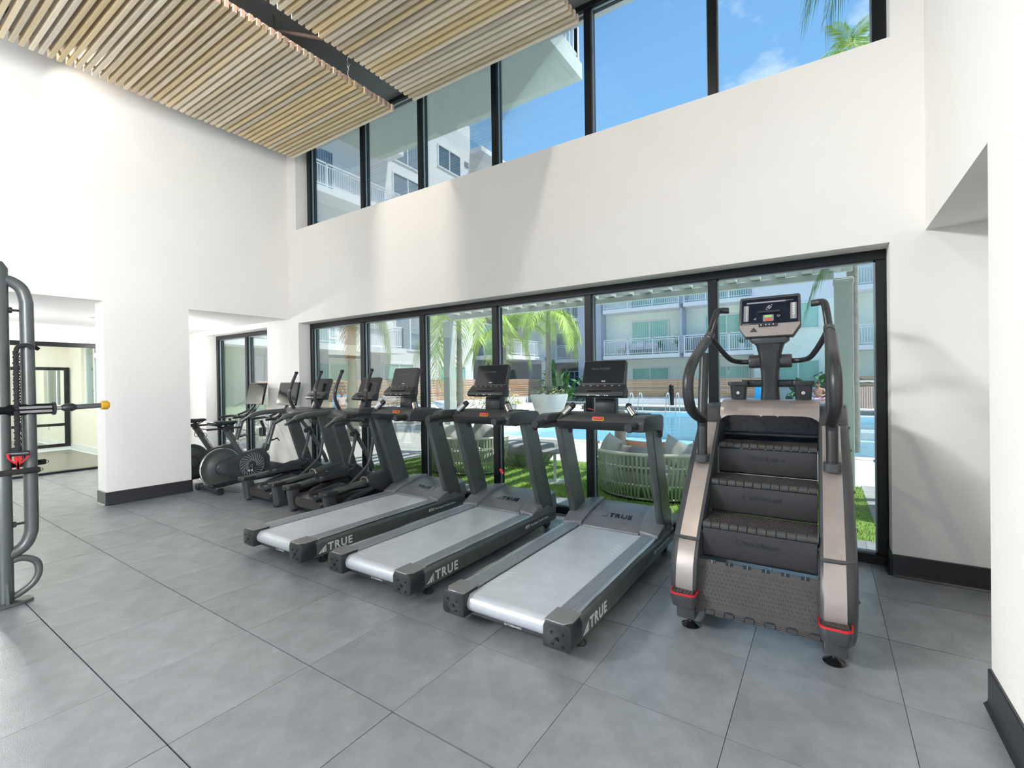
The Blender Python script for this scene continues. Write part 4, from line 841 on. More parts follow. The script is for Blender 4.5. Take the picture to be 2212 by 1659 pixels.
MB().box(-1.2, 2.6, 19.2, PY1-.06, -1.25, -.75).box(-1.2, 2.6, 19.8, PY1-.06, -.75, -.5).build('steps', 'white_metal', pool)
nx, ny = 60, 40; wv = []; wf = []
for j in range(ny+1):
    for i in range(nx+1):
        x = PX0+.06+(PX1-PX0-.12)*i/nx; y = PY0+.06+(PY1-PY0-.12)*j/ny; wv.append((x, y, -.15+.006*sin(x*5.1+y*2.3)+.005*sin(y*6.3-x*3.1)))
for j in range(ny):
    for i in range(nx): a = j*(nx+1)+i; wf.append((a, a+1, a+nx+2, a+nx+1))
MB().add(wv, wf, True).build('water', 'water', pool)
cop = MB()
for (a, b, c, d) in ((PX0-.3, PX1+.3, PY0-.3, PY0), (PX0-.3, PX1+.3, PY1, PY1+.3), (PX0-.3, PX0, PY0, PY1), (PX1, PX1+.3, PY0, PY1)): cop.box(a, b, c, d, GZ, GZ+.012)
cop.build('coping', 'deck', pool, .004, 1)
MB().box(-10.2, 9, 21.9, 22.6, GZ, .12).build('spa_wall', 'mosaic', pool); MB().box(-10.3, 9.1, 21.85, 22.65, .12, .17).build('spa_coping', 'deck', pool, .01, 1)
# lawn with blades
lawn = thing('lawn', 'bright green artificial lawn under the woven sofas', 'lawn', (0, 0, 0), kind='structure')
LP = [(-6.6, 4.62), (.42, 4.62), (.52, 7.62), (-3.2, 7.70), (-5.2, 7.45), (-6.6, 7.3)]
MB().prism(LP, 'z', GZ-.004, GZ+.012).build('turf', 'lawn', lawn)
gv = []; gf = []; rg_ = random.Random(3)
def inlawn(x, y): return 4.64 < y < 7.3+.05*(x+6.6) and -6.6 < x < .43
for q in range(52000):
    x = rg_.uniform(-6.5, .5); y = rg_.uniform(4.64, 7.7)
    if not inlawn(x, y): continue
    a = rg_.uniform(0, 2*PI); h = rg_.uniform(.018, .036); w = .0045; lx, ly = rg_.uniform(-.018, .018), rg_.uniform(-.018, .018); n = len(gv)
    gv += [(x-w*cos(a), y-w*sin(a), GZ+.01), (x+w*cos(a), y+w*sin(a), GZ+.01), (x+lx, y+ly, GZ+.01+h)]; gf.append((n, n+1, n+2))
gm_ = bpy.data.meshes.new('grass_blades'); gm_.from_pydata(gv, [], gf); gm_.materials.append(M['grass']); link('grass_blades', gm_, lawn, kind='stuff')
pk = thing('deck_boards', 'narrow strip of grey deck boards beside the lawn edge', 'decking', (.65, 5.9, GZ), kind='structure')
for q in range(26): MB().box(-.22, .3, -1.3+q*.12, -1.3+q*.12+.112, .0, .022).build('plank', 'plank', pk, .003, 1)
# ---------------------------------------------------------------- pergola
pg = thing('pergola', 'pale grey steel pergola over the lawn', 'pergola', (-3.05, 7.4, GZ))
def PGp(n, m, mb, bev=.006): return mb.build(n, m, pg, bev, 1)
z0 = -GZ
for x0, x1, y0, y1 in ((-3.45, -3.29, -.1, .1), (3.20, 3.40, -.1, .1)): PGp('post', 'pergola', MB().box(x0, x1, y0, y1, 0, 2.68+z0)); PGp('post_cap', 'pergola', MB().box(x0-.01, x1+.01, y0-.01, y1+.01, 2.60+z0, 2.66+z0))
PGp('front_beam', 'pergola', MB().box(-3.29, 3.2, -.05, .05, 2.685+z0, 2.77+z0)); PGp('front_beam', 'pergola', MB().box(-3.45, 3.4, .03, .05, 2.77+z0, 2.94+z0)); PGp('rear_beam', 'pergola', MB().box(-3.45, 3.4, -2.62, -2.52, 2.70+z0, 2.94+z0))
raf = MB().box(-.06, .06, -2.55, .03, 2.775+z0, 2.90+z0).mesh('rafter', .004, 1); raf.materials.append(M['pergola'])
for q in range(22): link('rafter', raf, pg, (-3.15+q*.303, 0, 0))
# ---------------------------------------------------------------- woven sofas
def make_sofa(cx, cy, R, a0, a1, rim, label, straps=64, rot=0):
    t = thing('woven_sofa', label, 'sofa', (cx, cy, GZ), rot, group='woven lounge sofas on the lawn'); t.scale = (1, .86, 1)
    def prof(z):   # radius at height
        return R*(.80+.20*min(1, (z/.38)) ) if z < .38 else R*(1.0+.015*sin((z-.38)*6))
    rings_z = (.05, .22, .44, rim)
    for z in rings_z:
        r = prof(z); p = [(r*cos(a0+(a1-a0)*k/40), r*sin(a0+(a1-a0)*k/40), z) for k in range(41)]
        MB().tube(p, .020 if z == rim else .011, 8).build('rim' if z == rim else 'hoop', 'rope', t)
    for k in range(straps):
        a = a0+(a1-a0)*(k+.5)/straps; da = (a1-a0)/straps*.27
        for (za, zb, sh) in ((rim, .22, 0), (.22, .05, .035 if k > straps/2 else -.035)):
            pts = []; zs = [za+(zb-za)*q/4 for q in range(5)]
            rr = [[((prof(z)+o)*cos(aa+sh*q/4), (prof(z)+o)*sin(aa+sh*q/4), z) for aa, o in ((a-da, .006), (a+da, .006), (a+da, .013), (a-da, .013))] for q, z in enumerate(zs)]
            MB().loft(rr, False, True, False).build('strap', 'strap', t)
    MB().prism([(.93*prof(.2)*cos(a0+(a1-a0)*k/24), .93*prof(.2)*sin(a0+(a1-a0)*k/24)) for k in range(25)], 'z', .20, .36).build('seat_cushion', 'cush', t, .03, 2)
    MB().tube([(prof(.05)*cos(a0+(a1-a0)*k/30)*.96, prof(.05)*sin(a0+(a1-a0)*k/30)*.96, .03) for k in range(31)], .028, 8).build('plinth', 'frame', t)
    return t
def pillow(name, c, size, rz, tilt, m, label, group=None, roll=0):
    w, h, d = size; n = 12; mb = MB(); vs = []; fs = []
    for sgn in (1, -1):
        for j in range(n+1):
            for i in range(n+1):
                u = -1+2*i/n; v = -1+2*j/n; e = (max(0, 1-u*u)*max(0, 1-v*v))**.38
                k = 1-.07*(1-abs(u)**2)*abs(v)**4; k2 = 1-.07*(1-abs(v)**2)*abs(u)**4
                vs.append((u*w/2*k2, sgn*(d/2*e+.012*sin(u*7+v*5)*e), v*h/2*k))
    for s in range(2):
        for j in range(n):
            for i in range(n): a = s*(n+1)**2+j*(n+1)+i; fs.append((a, a+1, a+n+2, a+n+1) if s else (a, a+n+1, a+n+2, a+1))
    o = mb.add(vs, fs, True).build(name, m); o.location = c; o.rotation_euler = (tilt, roll, rz)
    return tag(o, label, 'cushion', group)
make_sofa(-1.82, 6.05, .82, PI*.93, PI*2.07, .59, 'round-backed woven sofa nearest the stair climber', 58)
make_sofa(-4.92, 6.10, .80, PI*.95, PI*2.0, .60, 'round-backed woven sofa behind the treadmill by the ellipticals', 54)
G1 = 'cushions on the woven sofas'
pillow('cushion', (-2.30, 5.86, .47), (.54, .42, .20), -.75, -.35, 'cush', 'light grey cushion at the left end of the nearer woven sofa', roll=.15)
pillow('cushion', (-1.84, 5.56, .46), (.58, .32, .18), -.1, -.4, 'cushd', 'dark piped grey cushion in the middle of the nearer woven sofa')
pillow('cushion', (-1.84, 5.72, .50), (.52, .32, .14), -.05, -.3, 'terra', 'terracotta cushion behind the dark piped cushion')
pillow('cushion', (-1.42, 5.74, .50), (.44, .36, .16), .5, -.3, 'cush', 'grey cushion leaning at the right of the nearer woven sofa', roll=.5)
pillow('cushion', (-1.20, 5.98, .50), (.40, .36, .16), .9, -.3, 'cush', 'second grey cushion tucked behind the leaning one', roll=-.3)
pillow('cushion', (-5.42, 5.85, .54), (.50, .40, .18), -.6, -.35, 'cushd', 'dark grey cushion at the far end of the sofa by the ellipticals', roll=.3)
pillow('cushion', (-4.88, 5.62, .56), (.62, .40, .20), .1, -.35, 'cush', 'pale cushion in the middle of the sofa by the ellipticals')
pillow('cushion', (-4.42, 5.88, .56), (.44, .40, .16), .6, -.25, 'cushd', 'patterned dark cushion at the near end of the sofa by the ellipticals', roll=.4)
ot = thing('ottoman', 'low padded ottoman on a woven base beside the lawn sofa', 'ottoman', (-4.30, 7.0, GZ))
MB().loft([[(x, y, z) for x, y in rrect(w, h, .22, 5)] for w, h, z in ((.60, .60, .02), (.85, .85, .22))]).build('woven_base', 'strap', ot)
MB().prism(rrect(.95, .95, .22, 6), 'z', .22, .40).build('cushion', 'cushd', ot, .045, 3)
for k in range(24):
    a = 2*PI*k/24; MB().tube([(.33*cos(a), .33*sin(a), .03), (.45*cos(a), .45*sin(a), .21)], .012, 6).build('strap', 'strap', ot)
sd_ = thing('side_table', 'small white pedestal table on the lawn between the two sofas', 'table', (-3.22, 5.98, GZ))
MB().lathe([(.001, 0), (.20, 0), (.20, .012), (.03, .02), (.022, .03)], n=28).build('foot', 'white_metal', sd_); MB().lathe([(.022, .02), (.022, .44)], n=14).build('stem', 'white_metal', sd_); MB().lathe([(.001, .44), (.24, .44), (.24, .462), (.001, .462)], n=28).build('top', 'cushd', sd_)
tp = thing('tall_planter', 'tall faceted black planter tapering to its foot outside the last pane', 'planter', (.90, 6.25, GZ))
MB().loft([[(r*cos(a+.3), r*sin(a+.3), z) for a in [2*PI*k/7 for k in range(7)]] for r, z in ((.18, 0), (.30, .33), (.45, .56), (.31, .70), (.25, .70), (.22, .62))], False, True, False).build('body', 'potd', tp, .008, 2)
MB().lathe([(.001, .60), (.22, .62)], n=14).build('soil', 'joint', tp)
bl = thing('bollard', 'brown round bollard standing on the deck behind the nearer sofa', 'bollard', (-3.32, 8.9, GZ))
MB().lathe([(.11, 0), (.11, .80), (.09, .86), (.001, .88)], n=20).build('shaft', 'dbronze', bl); MB().lathe([(.14, 0), (.14, .02), (.11, .03)], n=20).build('flange', 'frame', bl)
# ---------------------------------------------------------------- palms
def frond_mesh(L, rise, droop, leaf, n, m, seed, wid=.042, fan=1.0):
    r = random.Random(seed); mb = MB(); path = []
    for k in range(13):
        u = k/12; path.append(Vector((L*u*(1-.18*u*droop), 0, L*(rise*u-droop*u*u))))
    mb.tube(path, [.018*(1-.8*k/12) for k in range(13)], 5)
    def P(u):
        f = u*12; i = min(11, int(f)); return path[i].lerp(path[i+1], f-i), (path[i+1]-path[i]).normalized()
    for k in range(n):
        u = .12+.88*k/n; p, t = P(u)
        for s in (-1, 1):
            l = leaf*(.55+.9*sin(PI*min(1, u*.8+.12)))*r.uniform(.85, 1.1); d = (t*(.55+.5*u)*fan+Vector((0, s, 0))*(1.0-.35*u)+Vector((0, 0, r.uniform(-.15, .25)-.15))).normalized()
            q = p+d*l*.55; e = p+d*l+Vector((0, 0, -l*r.uniform(.25, .55))); w = t*wid*.5
            mb.add([p-w*.4, p+w*.4, q+w, q-w, e], [(0, 1, 2, 3), (3, 2, 4)])
    me = mb.mesh('frond'); me.materials.append(M[m]); return me
FR = {}
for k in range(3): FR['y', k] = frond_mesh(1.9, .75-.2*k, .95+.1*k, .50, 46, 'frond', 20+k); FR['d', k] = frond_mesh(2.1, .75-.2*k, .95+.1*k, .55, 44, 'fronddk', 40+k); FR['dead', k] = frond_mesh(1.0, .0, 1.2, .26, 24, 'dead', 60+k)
def palm(x, y, h, label, r0=.10, key='y', n=13, sc=1.0, shaft=.7, base=GZ, dead=0, lean=0., seed=1, extra=()):
    t = thing('palm_tree', label, 'palm tree', (x, y, base)); r = random.Random(seed)
    tr = []; 
    for k in range(15):
        u = k/14; tr.append((r0*(1.35-.55*u)*(1.04 if k % 2 else .97), u*h))
    MB().lathe(tr, n=14).build('trunk', 'trunk', t)
    MB().lathe([(r0*.86, h-.02), (r0*.95, h+.1*shaft), (r0*.8, h+.5*shaft), (r0*.45, h+shaft)], n=14).build('crown_shaft', 'shaft', t)
    for k in range(n):
        a = 2*PI*k/n+r.uniform(-.25, .25); lvl = r.random()
        o = link('frond', FR[key, k % 3], t, (0, 0, h+shaft*.92)); o.rotation_euler = (r.uniform(-.3, .3), -r.uniform(-.35, .55) if k % 3 else -r.uniform(.4, 1.0), a); s = sc*r.uniform(.85, 1.1); o.scale = (s, s, s)
    for k in range(dead):
        o = link('dead_frond', FR['dead', k % 3], t, (0, 0, h+shaft*.8), label='dry orange frond'); o.rotation_euler = (0, .35, r.uniform(-1, .6)); o.scale = (sc,)*3
    for (a, tilt, s) in extra:
        o = link('frond', FR[key, 2], t, (0, 0, h+shaft*.9)); o.rotation_euler = (0, tilt, a); o.scale = (s, s, s)
    return t
palm(-10.0, 7.75, 2.15, 'palm with a thick ringed trunk seen through the second lower pane',     .125, 'y', 13, .95, 1.6, dead=2, seed=4)
palm(-9.4, 11.3, 3.05, 'palm whose drooping crown hangs behind the left pergola post', .09, 'y', 14, 1.05, .7, seed=8)
palm(-10.7, 15.7, 2.9, 'slim palm seen through the fourth lower pane', .085, 'y', 13, .95, .6, seed=15)
palm(-8.72, 15.8, 2.55, 'palm growing from the large white planter beside the pool', .095, 'y', 14, .95, .8, base=GZ+.78, seed=23)
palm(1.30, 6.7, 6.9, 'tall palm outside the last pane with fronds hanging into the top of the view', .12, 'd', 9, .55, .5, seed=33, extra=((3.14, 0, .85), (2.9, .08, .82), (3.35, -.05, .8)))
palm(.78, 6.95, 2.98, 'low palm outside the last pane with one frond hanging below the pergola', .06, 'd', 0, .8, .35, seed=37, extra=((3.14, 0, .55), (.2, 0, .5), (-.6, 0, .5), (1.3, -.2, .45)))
palm(.52, 11.2, 7.35, 'distant young palm whose yellow-green tips just clear the clerestory sill', .08, 'y', 9, .45, .4, seed=41)
# ---------------------------------------------------------------- planters and shrubs
def leaf_mesh(L, Wd, m, bend=.3):
    mb = MB(); rows = []
    for k in range(6):
        u = k/5; w = Wd*sin(PI*min(.98, u*.92+.06))**.8; z = -bend*L*u*u; rows.append([(L*u, -w/2, z+w*.16), (L*u, 0, z), (L*u, w/2, z+w*.16)])
    vs = [p for r in rows for p in r]; fs = []
    for k in range(5):
        for i in range(2): a = k*3+i; fs.append((a, a+1, a+4, a+3))
    mb.add(vs, fs, True); me = mb.mesh('leaf'); me.materials.append(M[m]); return me
def shrub(name, label, x, y, z, r, h, m, n=70, ll=.16, lw_=.07, flowers=0, seed=1, cat='shrub', up=.4):
    t = thing(name, label, cat, (x, y, z)); q = random.Random(seed); lm = [leaf_mesh(ll, lw_, m), leaf_mesh(ll*.75, lw_*.8, m, .5)]
    st = MB()
    for k in range(7): a = 2*PI*k/7; st.tube([(0, 0, 0), (r*.25*cos(a), r*.25*sin(a), h*.4), (r*.6*cos(a+.2), r*.6*sin(a+.2), h*.85)], .008, 5)
    st.build('stems', 'trunk', t)
    for k in range(n):
        a = q.uniform(0, 2*PI); rr = r*sqrt(q.random()); zz = h*(.15+.85*q.random()*sqrt(max(.05, 1-(rr/r)**2)))
        o = link('leaf', lm[k % 2], t, (rr*cos(a), rr*sin(a), zz)); o.rotation_euler = (q.uniform(-.6, .6), -q.uniform(-.3, 1.0)*up*2, a+q.uniform(-.9, .9))
    if flowers:
        f = MB()
        for k in range(flowers): a = q.uniform(0, 2*PI); rr = r*sqrt(q.random()); f.ball((rr*cos(a), rr*sin(a), h*q.uniform(.6, 1.05)), .035, .035, .03, 6, 4)
        f.build('blossom', 'bluef', t)
    return t
def pot(x, y, r, h, m, label, flare=.8):
    t = thing('planter_pot', label, 'planter', (x, y, GZ))
    MB().lathe([(.001, 0), (r*flare, 0), (r, h*.9), (r, h), (r*.9, h), (r*.88, h*.9)], n=26).build('body', m, t); MB().lathe([(.001, h*.9), (r*.89, h*.905)], n=20).build('soil', 'joint', t); return t
pot(-8.72, 15.8, .72, .95, 'pot', 'large flaring white planter holding the palm beside the pool', .62)
shrub('flowering_shrub', 'pale shrub around the palm foot in the large white planter', -8.72, 15.72, .86, .62, .36, 'leafc', 90, .13, .06, seed=3)
pot(-9.55, 14.2, .33, .62, 'pot', 'small white pot left of the large palm planter', .7)
shrub('leafy_shrub', 'green shrub in the small white pot', -9.55, 14.2, .5, .42, .42, 'leafy', 80, .14, .06, seed=5)
pot(-12.2, 12.1, .5, .58, 'pot', 'grey pot of yellow flowers left of the pergola post', .8)
shrub('flowering_shrub', 'yellow-green flowering shrub in the grey pot left of the pergola post', -12.2, 12.1, .48, .62, .70, 'leafy', 110, .13, .06, seed=6)
shrub('leafy_shrub', 'variegated shrub in front of the cedar fence right of the pergola post', -13.2, 17.2, GZ, 1.1, 1.0, 'leafy', 130, .18, .08, seed=7)
shrub('leafy_shrub', 'tall variegated shrub below the cedar fence', -14.4, 20.8, GZ, 1.2, 1.15, 'leafc', 130, .2, .09, seed=9)
shrub('blue_flowering_shrub', 'shrub with pale blue blossom behind the second elliptical', -13.2, 11.6, GZ, .7, .95, 'leafy', 80, .14, .06, 60, seed=10)
for k, (x, y, r, h, s) in enumerate(((-13.4, 25.8, .9, 1.9, 11), (-11.9, 27.0, .7, 1.8, 12), (-15.2, 28.0, .8, 2.5, 13))):
    shrub('broadleaf_plant', ('dark broad-leaved plants behind the large palm planter', 'dark broad-leaved plant beside the blue-grey column', 'tallest dark broad-leaved plant under the shaded balcony')[k], x, y, GZ, r, h, 'leafd', 90, .75, .26, seed=s, up=.9)
shrub('broadleaf_plant', 'dark broad-leaved plant behind the man on the blue lounger', .2, 27.2, GZ+.3, 1.2, 1.5, 'leafd', 80, .8, .34, seed=14, up=.7)
shrub('low_fern', 'low ferns in the raised bed beside the towel bin', 1.9, 27.3, .3, 1.3, .55, 'leafy', 90, .3, .08, seed=16)
# elephant-ear plant and table outside the bike window
ee = thing('elephant_ear_plant', 'big-leaved elephant ear plant outside the bike window', 'plant', (-12.9, 7.3, GZ)); big = leaf_mesh(.95, .72, 'leafc', .25); bigd = leaf_mesh(.85, .66, 'leafd', .3)
for k, (x, y, z, rx, ry, rz) in enumerate(((0, 0, 1.15, .2, .1, -.5), (-.3, .1, .85, -.3, .3, -2.4), (.1, .2, .8, .2, .35, .9), (-.1, -.2, .95, .4, -.2, -1.5))):
    link('leaf', big if k == 0 else bigd, ee, (x, y, z), rot=(rx, ry, rz)); MB().tube([(0, 0, 0), (x*.6, y*.6, z*.7), (x, y, z)], .018, 6).build('stalk', 'shaft', ee)
for k, (x, y) in enumerate(((-13.6, 7.6), (-12.2, 7.0), (-11.2, 6.4))): shrub('leafy_shrub', ('green shrub left of the elephant ear plant', 'green shrub right of the elephant ear plant', 'low green shrub nearest the bike window')[k], x, y, GZ, .8, .8, 'leafy', 80, .22, .09, seed=50+k)
ptb = thing('patio_table', 'dark metal patio table outside the bike window', 'table', (-11.4, 5.75, GZ))
MB().box(-.45, .45, -.4, .4, .70, .73).build('top', 'plank', ptb, .004, 1)
for sx in (-1, 1):
    for sy in (-1, 1): MB().box(sx*.42-.02, sx*.42+.02, sy*.37-.02, sy*.37+.02, 0, .70).build('leg', 'frame', ptb)
MB().box(-.42, .42, -.37, .37, .25, .27).build('shelf', 'plank', ptb)
# ---------------------------------------------------------------- fences: every slat a part
def fence(label, a, b, z0, z1, n, posts, up=0.):
    a = Vector(a); b = Vector(b); L = (b-a).length; t = thing('slat_fence', label, 'fence', (a.x, a.y, GZ), atan2(b.y-a.y, b.x-a.x)); p = (z1-z0)/n
    me = MB().box(0, L, -.012, .012, 0, p*.78).mesh('slat', .003, 1); me.materials.append(M['cedar'])
    for k in range(n): link('slat', me, t, (0, random.uniform(-.003, .003), z0+k*p))
    pm = MB().box(-.035, .035, .012, .07, 0, z1).mesh('post'); pm.materials.append(M['cedar'])
    for k in range(posts+1): link('post', pm, t, (L*k/posts, 0, 0))
    MB().box(0, L, -.06, .06, 0, z0-.02).build('plinth', 'stuccow', t)
    return t
fence('cedar slat fence along the left wing, bright in the sun', (-16.8, 9.0), (-16.8, 20.3), .45, 1.62, 9, 6)
fence('further cedar slat fence along the left wing, up to the broad-leaved plants', (-16.8, 20.5), (-16.8, 29.2), .45, 1.62, 9, 5)
fence('cedar slat fence beyond the pool below the middle balcony', (-10.6, 27.7), (-1.9, 27.7), .42, 1.50, 9, 7)
fence('short cedar slat fence beyond the pool behind the towel bin', (.95, 28.0), (4.6, 28.0), .75, 1.50, 7, 3)
struct(MB().box(-10.8, 6, 27.25, 27.5, GZ, .28).build('trim_1', 'stuccow'), 'low white bed wall under the far cedar fence', 'wall')
# ---------------------------------------------------------------- deck furniture
def lounger(label, x, y, rz, m, back=.75, back_m=None):
    t = thing('sun_lounger', label, 'sun lounger', (x, y, GZ), rz)
    MB().box(-.36, .36, -.75, .62, .27, .33).build('seat_sling', m, t, .012, 2)
    MB().prism([(.58, .30), (.64, .27), (.64+.78*cos(back)+.0, .28+.78*sin(back)), (.58+.78*cos(back), .33+.78*sin(back))], 'x', -.36, .36).build('back_sling', back_m or m, t, .012, 2)
    for sx in (-1, 1):
        MB().box(sx*.37-.015, sx*.37+.015, -.75, .64, .25, .30).build('side_rail', 'frame', t)
        for y0 in (-.6, .5): MB().box(sx*.36-.02, sx*.36+.02, y0-.02, y0+.02, 0, .26).build('leg', 'frame', t)
    return t
PI2 = PI/2
lounger('bright blue sun lounger left of the stair climber mast beyond the pool', -2.35, 24.9, 0, 'blue', 1.15)
lounger('bright blue sun lounger beyond the pool on which the man sits', -.42, 24.9, 0, 'blue', 1.0)
lounger('blue sun lounger on which the woman reclines', -15.3, 11.35, .9, 'pale_blue', 1.1)
lounger('white padded chaise by the shrubs right of the pergola post', -12.1, 14.6, 1.5, 'white_metal', .5)
lounger('white padded chaise left of the large palm planter', -10.9, 13.6, 1.2, 'white_metal', .45)
tb = thing('deck_bench', 'low dark bench on the lawn strip behind the large palm planter', 'bench', (-10.2, 20.2, GZ))
MB().box(-1.1, 1.1, -.2, .2, .40, .45).build('seat', 'plank', tb)
for sx in (-1, 0, 1): MB().box(sx*1.0-.03, sx*1.0+.03, -.18, .18, 0, .40).build('leg', 'frame', tb)
ch = thing('metal_stool', 'white metal ladder-backed stool at the near end of the pool', 'stool', (-7.15, 9.35, GZ))
for x in (-.22, .22):
    for y in (-.18, .18): MB().tube([(x, y, 0), (x, y, .72)], .022, 8).build('leg', 'white_metal', ch)
for z in (.30, .52): MB().box(-.22, .22, -.2, .2, z, z+.02).build('shelf', 'cushd', ch)
MB().box(-.25, .25, -.2, .2, .72, .75).build('seat', 'white_metal', ch)
bn = thing('towel_bin', 'slatted wooden towel bin with a white tube frame beyond the pool', 'bin', (1.62, 25.6, GZ))
MB().tube(bez([(-.36, 0, 0), (-.36, 0, 1.16), (-.30, 0, 1.24), (.30, 0, 1.24), (.36, 0, 1.16), (.36, 0, 0)], 6), .03, 10).build('frame', 'white_metal', bn)
sm2 = MB().box(-.035, .035, -.25, .25, .02, 1.0).mesh('slat', .006, 1); sm2.materials.append(M['rail'])
for k in range(8): link('slat', sm2, bn, (-.29+k*.083, 0, 0))
MB().box(-.32, .32, -.22, .22, .94, .98).build('lid', 'frame', bn)
for (x, y, lab, m, r) in ((-13.1, 26.3, 'pale grey bollard light right of the large palm planter', 'capgrey', .16), (-6.95, 26.6, 'dark bollard light in front of the far cedar fence', 'frame', .14)):
    b = thing('bollard_light', lab, 'bollard', (x, y, GZ)); MB().lathe([(r, 0), (r, .92), (r*.9, .94)], n=18).build('shaft', m, b); MB().lathe([(r*.6, .94), (r*.6, .98), (r*.95, .99), (r*.95, 1.06), (r*.6, 1.14), (.001, 1.17)], n=18).build('cap', m, b)
for (x, y, lab) in ((-5.65, 20.9, 'chrome grab rail at the far edge of the pool'), (-7.3, 20.9, 'second chrome grab rail left of the first along the far pool edge')):
    g = thing('grab_rail', lab, 'handrail', (x, y, GZ))
    for dx in (-.0, .42): MB().tube(bez([(dx, .45, 0), (dx, .42, .55), (dx, .30, .82), (dx, .12, .86), (dx, -.1, .6), (dx, -.25, 0), (dx, -.28, -.1)], 5), .022, 8).build('rail', 'chrome', g)
# ---------------------------------------------------------------- people
def skin_body(name, joints, edges, m, parent, lvl=2):
    me = bpy.data.meshes.new(name); me.from_pydata([j[:3] for j in joints], edges, []); me.materials.append(M[m])
    o = link(name, me, parent); sk = o.modifiers.new('skin', 'SKIN'); sk.use_smooth_shade = True
    for k, j in enumerate(joints): me.skin_vertices[0].data[k].radius = (j[3], j[4] if len(j) > 4 else j[3])
    me.skin_vertices[0].data[0].use_root = True
    o.modifiers.new('sub', 'SUBSURF').levels = lvl; o.modifiers['sub'].render_levels = lvl; return o
def face(t, c, fwd, m, r=.095):
    # head with brow, nose, mouth, ears; c is the head centre
    f = Vector(fwd).normalized(); up = Vector((0, 0, 1)); up = (up-f*up.dot(f)).normalized(); sd2 = f.cross(up); mx = Matrix((sd2, f, up)).transposed().to_4x4(); mx.translation = c
    def tr(p): return mx @ Vector(p)
    hb = MB(); rings = []
    for z, w, d, dy in ((-.118, .02, .02, .045), (-.11, .042, .045, .03), (-.085, .060, .070, .016), (-.04, .070, .086, .004), (.0, .074, .092, 0), (.045, .074, .092, -.004), (.085, .060, .074, -.008), (.11, .032, .040, -.010), (.118, .005, .006, -.01)):
        rings.append([tr((w*cos(a), dy+d*sin(a), z)) for a in [2*PI*k/16 for k in range(16)]])
    hb.loft(rings); hb.loft([[tr(p) for p in q] for q in ([(-.012, .09, .015), (.012, .09, .015), (.008, .085, .02), (-.008, .085, .02)], [(-.017, .088, -.028), (.017, .088, -.028), (.008, .118, -.024), (-.008, .118, -.024)])], False, True, True)
    for s in (-1, 1): hb.ball(tr((s*.076, -.005, -.005)), .012, .02, .03, 8, 6)
    h = hb.build('head', m, t)
    for s in (-1, 1): MB().ball(tr((s*.030, .083, .012)), .012, .008, .008, 8, 6).build('eye', 'white', h); MB().ball(tr((s*.030, .0905, .012)), .005, .004, .005, 6, 4).build('pupil', 'black', h)
    MB().ball(tr((0, .082, -.062)), .024, .010, .007, 8, 5).build('mouth', 'rkey' if False else 'terra', h)
    return tr
def hand(mb, w, d, side, n=5):
    # palm plus four fingers and a thumb, slightly curled
    w = Vector(w); d = Vector(d).normalized(); s = Vector(side).normalized(); u = d.cross(s).normalized()
    mb.loft([[w+d*l+s*x*k+u*y for x, y in ((-.04, -.012), (.04, -.012), (.04, .012), (-.04, .012))] for l, k in ((0, .75), (.05, 1.05), (.09, 1))])
    for i, L in enumerate((.065, .078, .072, .056)):
        b = w+d*.088+s*(-.032+.0215*i); mb.tube([b, b+d*L*.5-u*.006, b+d*L*.85-u*.022, b+d*L*.95-u*.032], [.009, .0085, .0075, .005], 7)
    b = w+d*.03-s*.036; mb.tube([b, b-s*.025+d*.03, b-s*.03+d*.055-u*.01], [.011, .010, .007], 7)
mn = thing('person', 'man in patterned swim shorts sitting cross-legged on a blue lounger beyond the pool', 'person', (-.10, 25.0, .29))
J = [(0, .05, .10, .155, .13), (0, .13, .34, .15, .115), (0, .20, .55, .165, .11), (0, .21, .64, .06, .06), (0, .20, .70, .052, .052),
     (-.19, .18, .56, .062), (-.31, -.02, .36, .046), (-.10, -.22, .26, .036), (.19, .18, .56, .062), (.31, -.02, .36, .046), (.08, -.24, .27, .036),
     (-.10, -.02, .08, .095), (-.40, -.34, .15, .072), (-.02, -.52, .06, .052), (.10, -.56, .05, .038), (.10, -.02, .08, .095), (.42, -.30, .17, .072), (.06, -.42, .10, .052), (-.10, -.46, .08, .038)]
skin_body('body', J, [(0, 1), (1, 2), (2, 3), (3, 4), (2, 5), (5, 6), (6, 7), (2, 8), (8, 9), (9, 10), (0, 11), (11, 12), (12, 13), (13, 14), (0, 15), (15, 16), (16, 17), (17, 18)], 'skind', mn)
tr = face(mn, (0, .165, .80), (0, -1, -.35), 'skind')
MB().loft([[tr((w*cos(a), dy+d*sin(a), z)) for a in [2*PI*k/14 for k in range(14)]] for z, w, d, dy in ((.0, .079, .06, -.05), (.05, .081, .098, -.006), (.09, .070, .085, -.01), (.125, .03, .04, -.012))]).build('hair', 'hairb', mn)
skin_body('swim_shorts', [(0, .05, .06, .17, .15), (0, .08, .18, .155, .14), (-.11, -.04, .09, .115), (-.30, -.25, .14, .10), (.11, -.04, .09, .115), (.32, -.22, .15, .10)], [(0, 1), (0, 2), (2, 3), (0, 4), (4, 5)], 'trunks', mn)
hm = MB(); hand(hm, (-.10, -.22, .26), (.9, -.3, .1), (0, .3, 1)); hand(hm, (.08, -.24, .27), (-.9, -.3, .1), (0, .3, -1)); hm.build('hands', 'skind', mn)
tw = MB().loft([[(x, y, z) for x, y in rrect(.34, .42, .06, 4, -.55, -.15)] for z in (.30, .345, .36)]).build('folded_towel', 'green'); tw.location = (-.42, 24.9, .0); tag(tw, 'bright green folded towel on the blue lounger beside the man', 'towel')
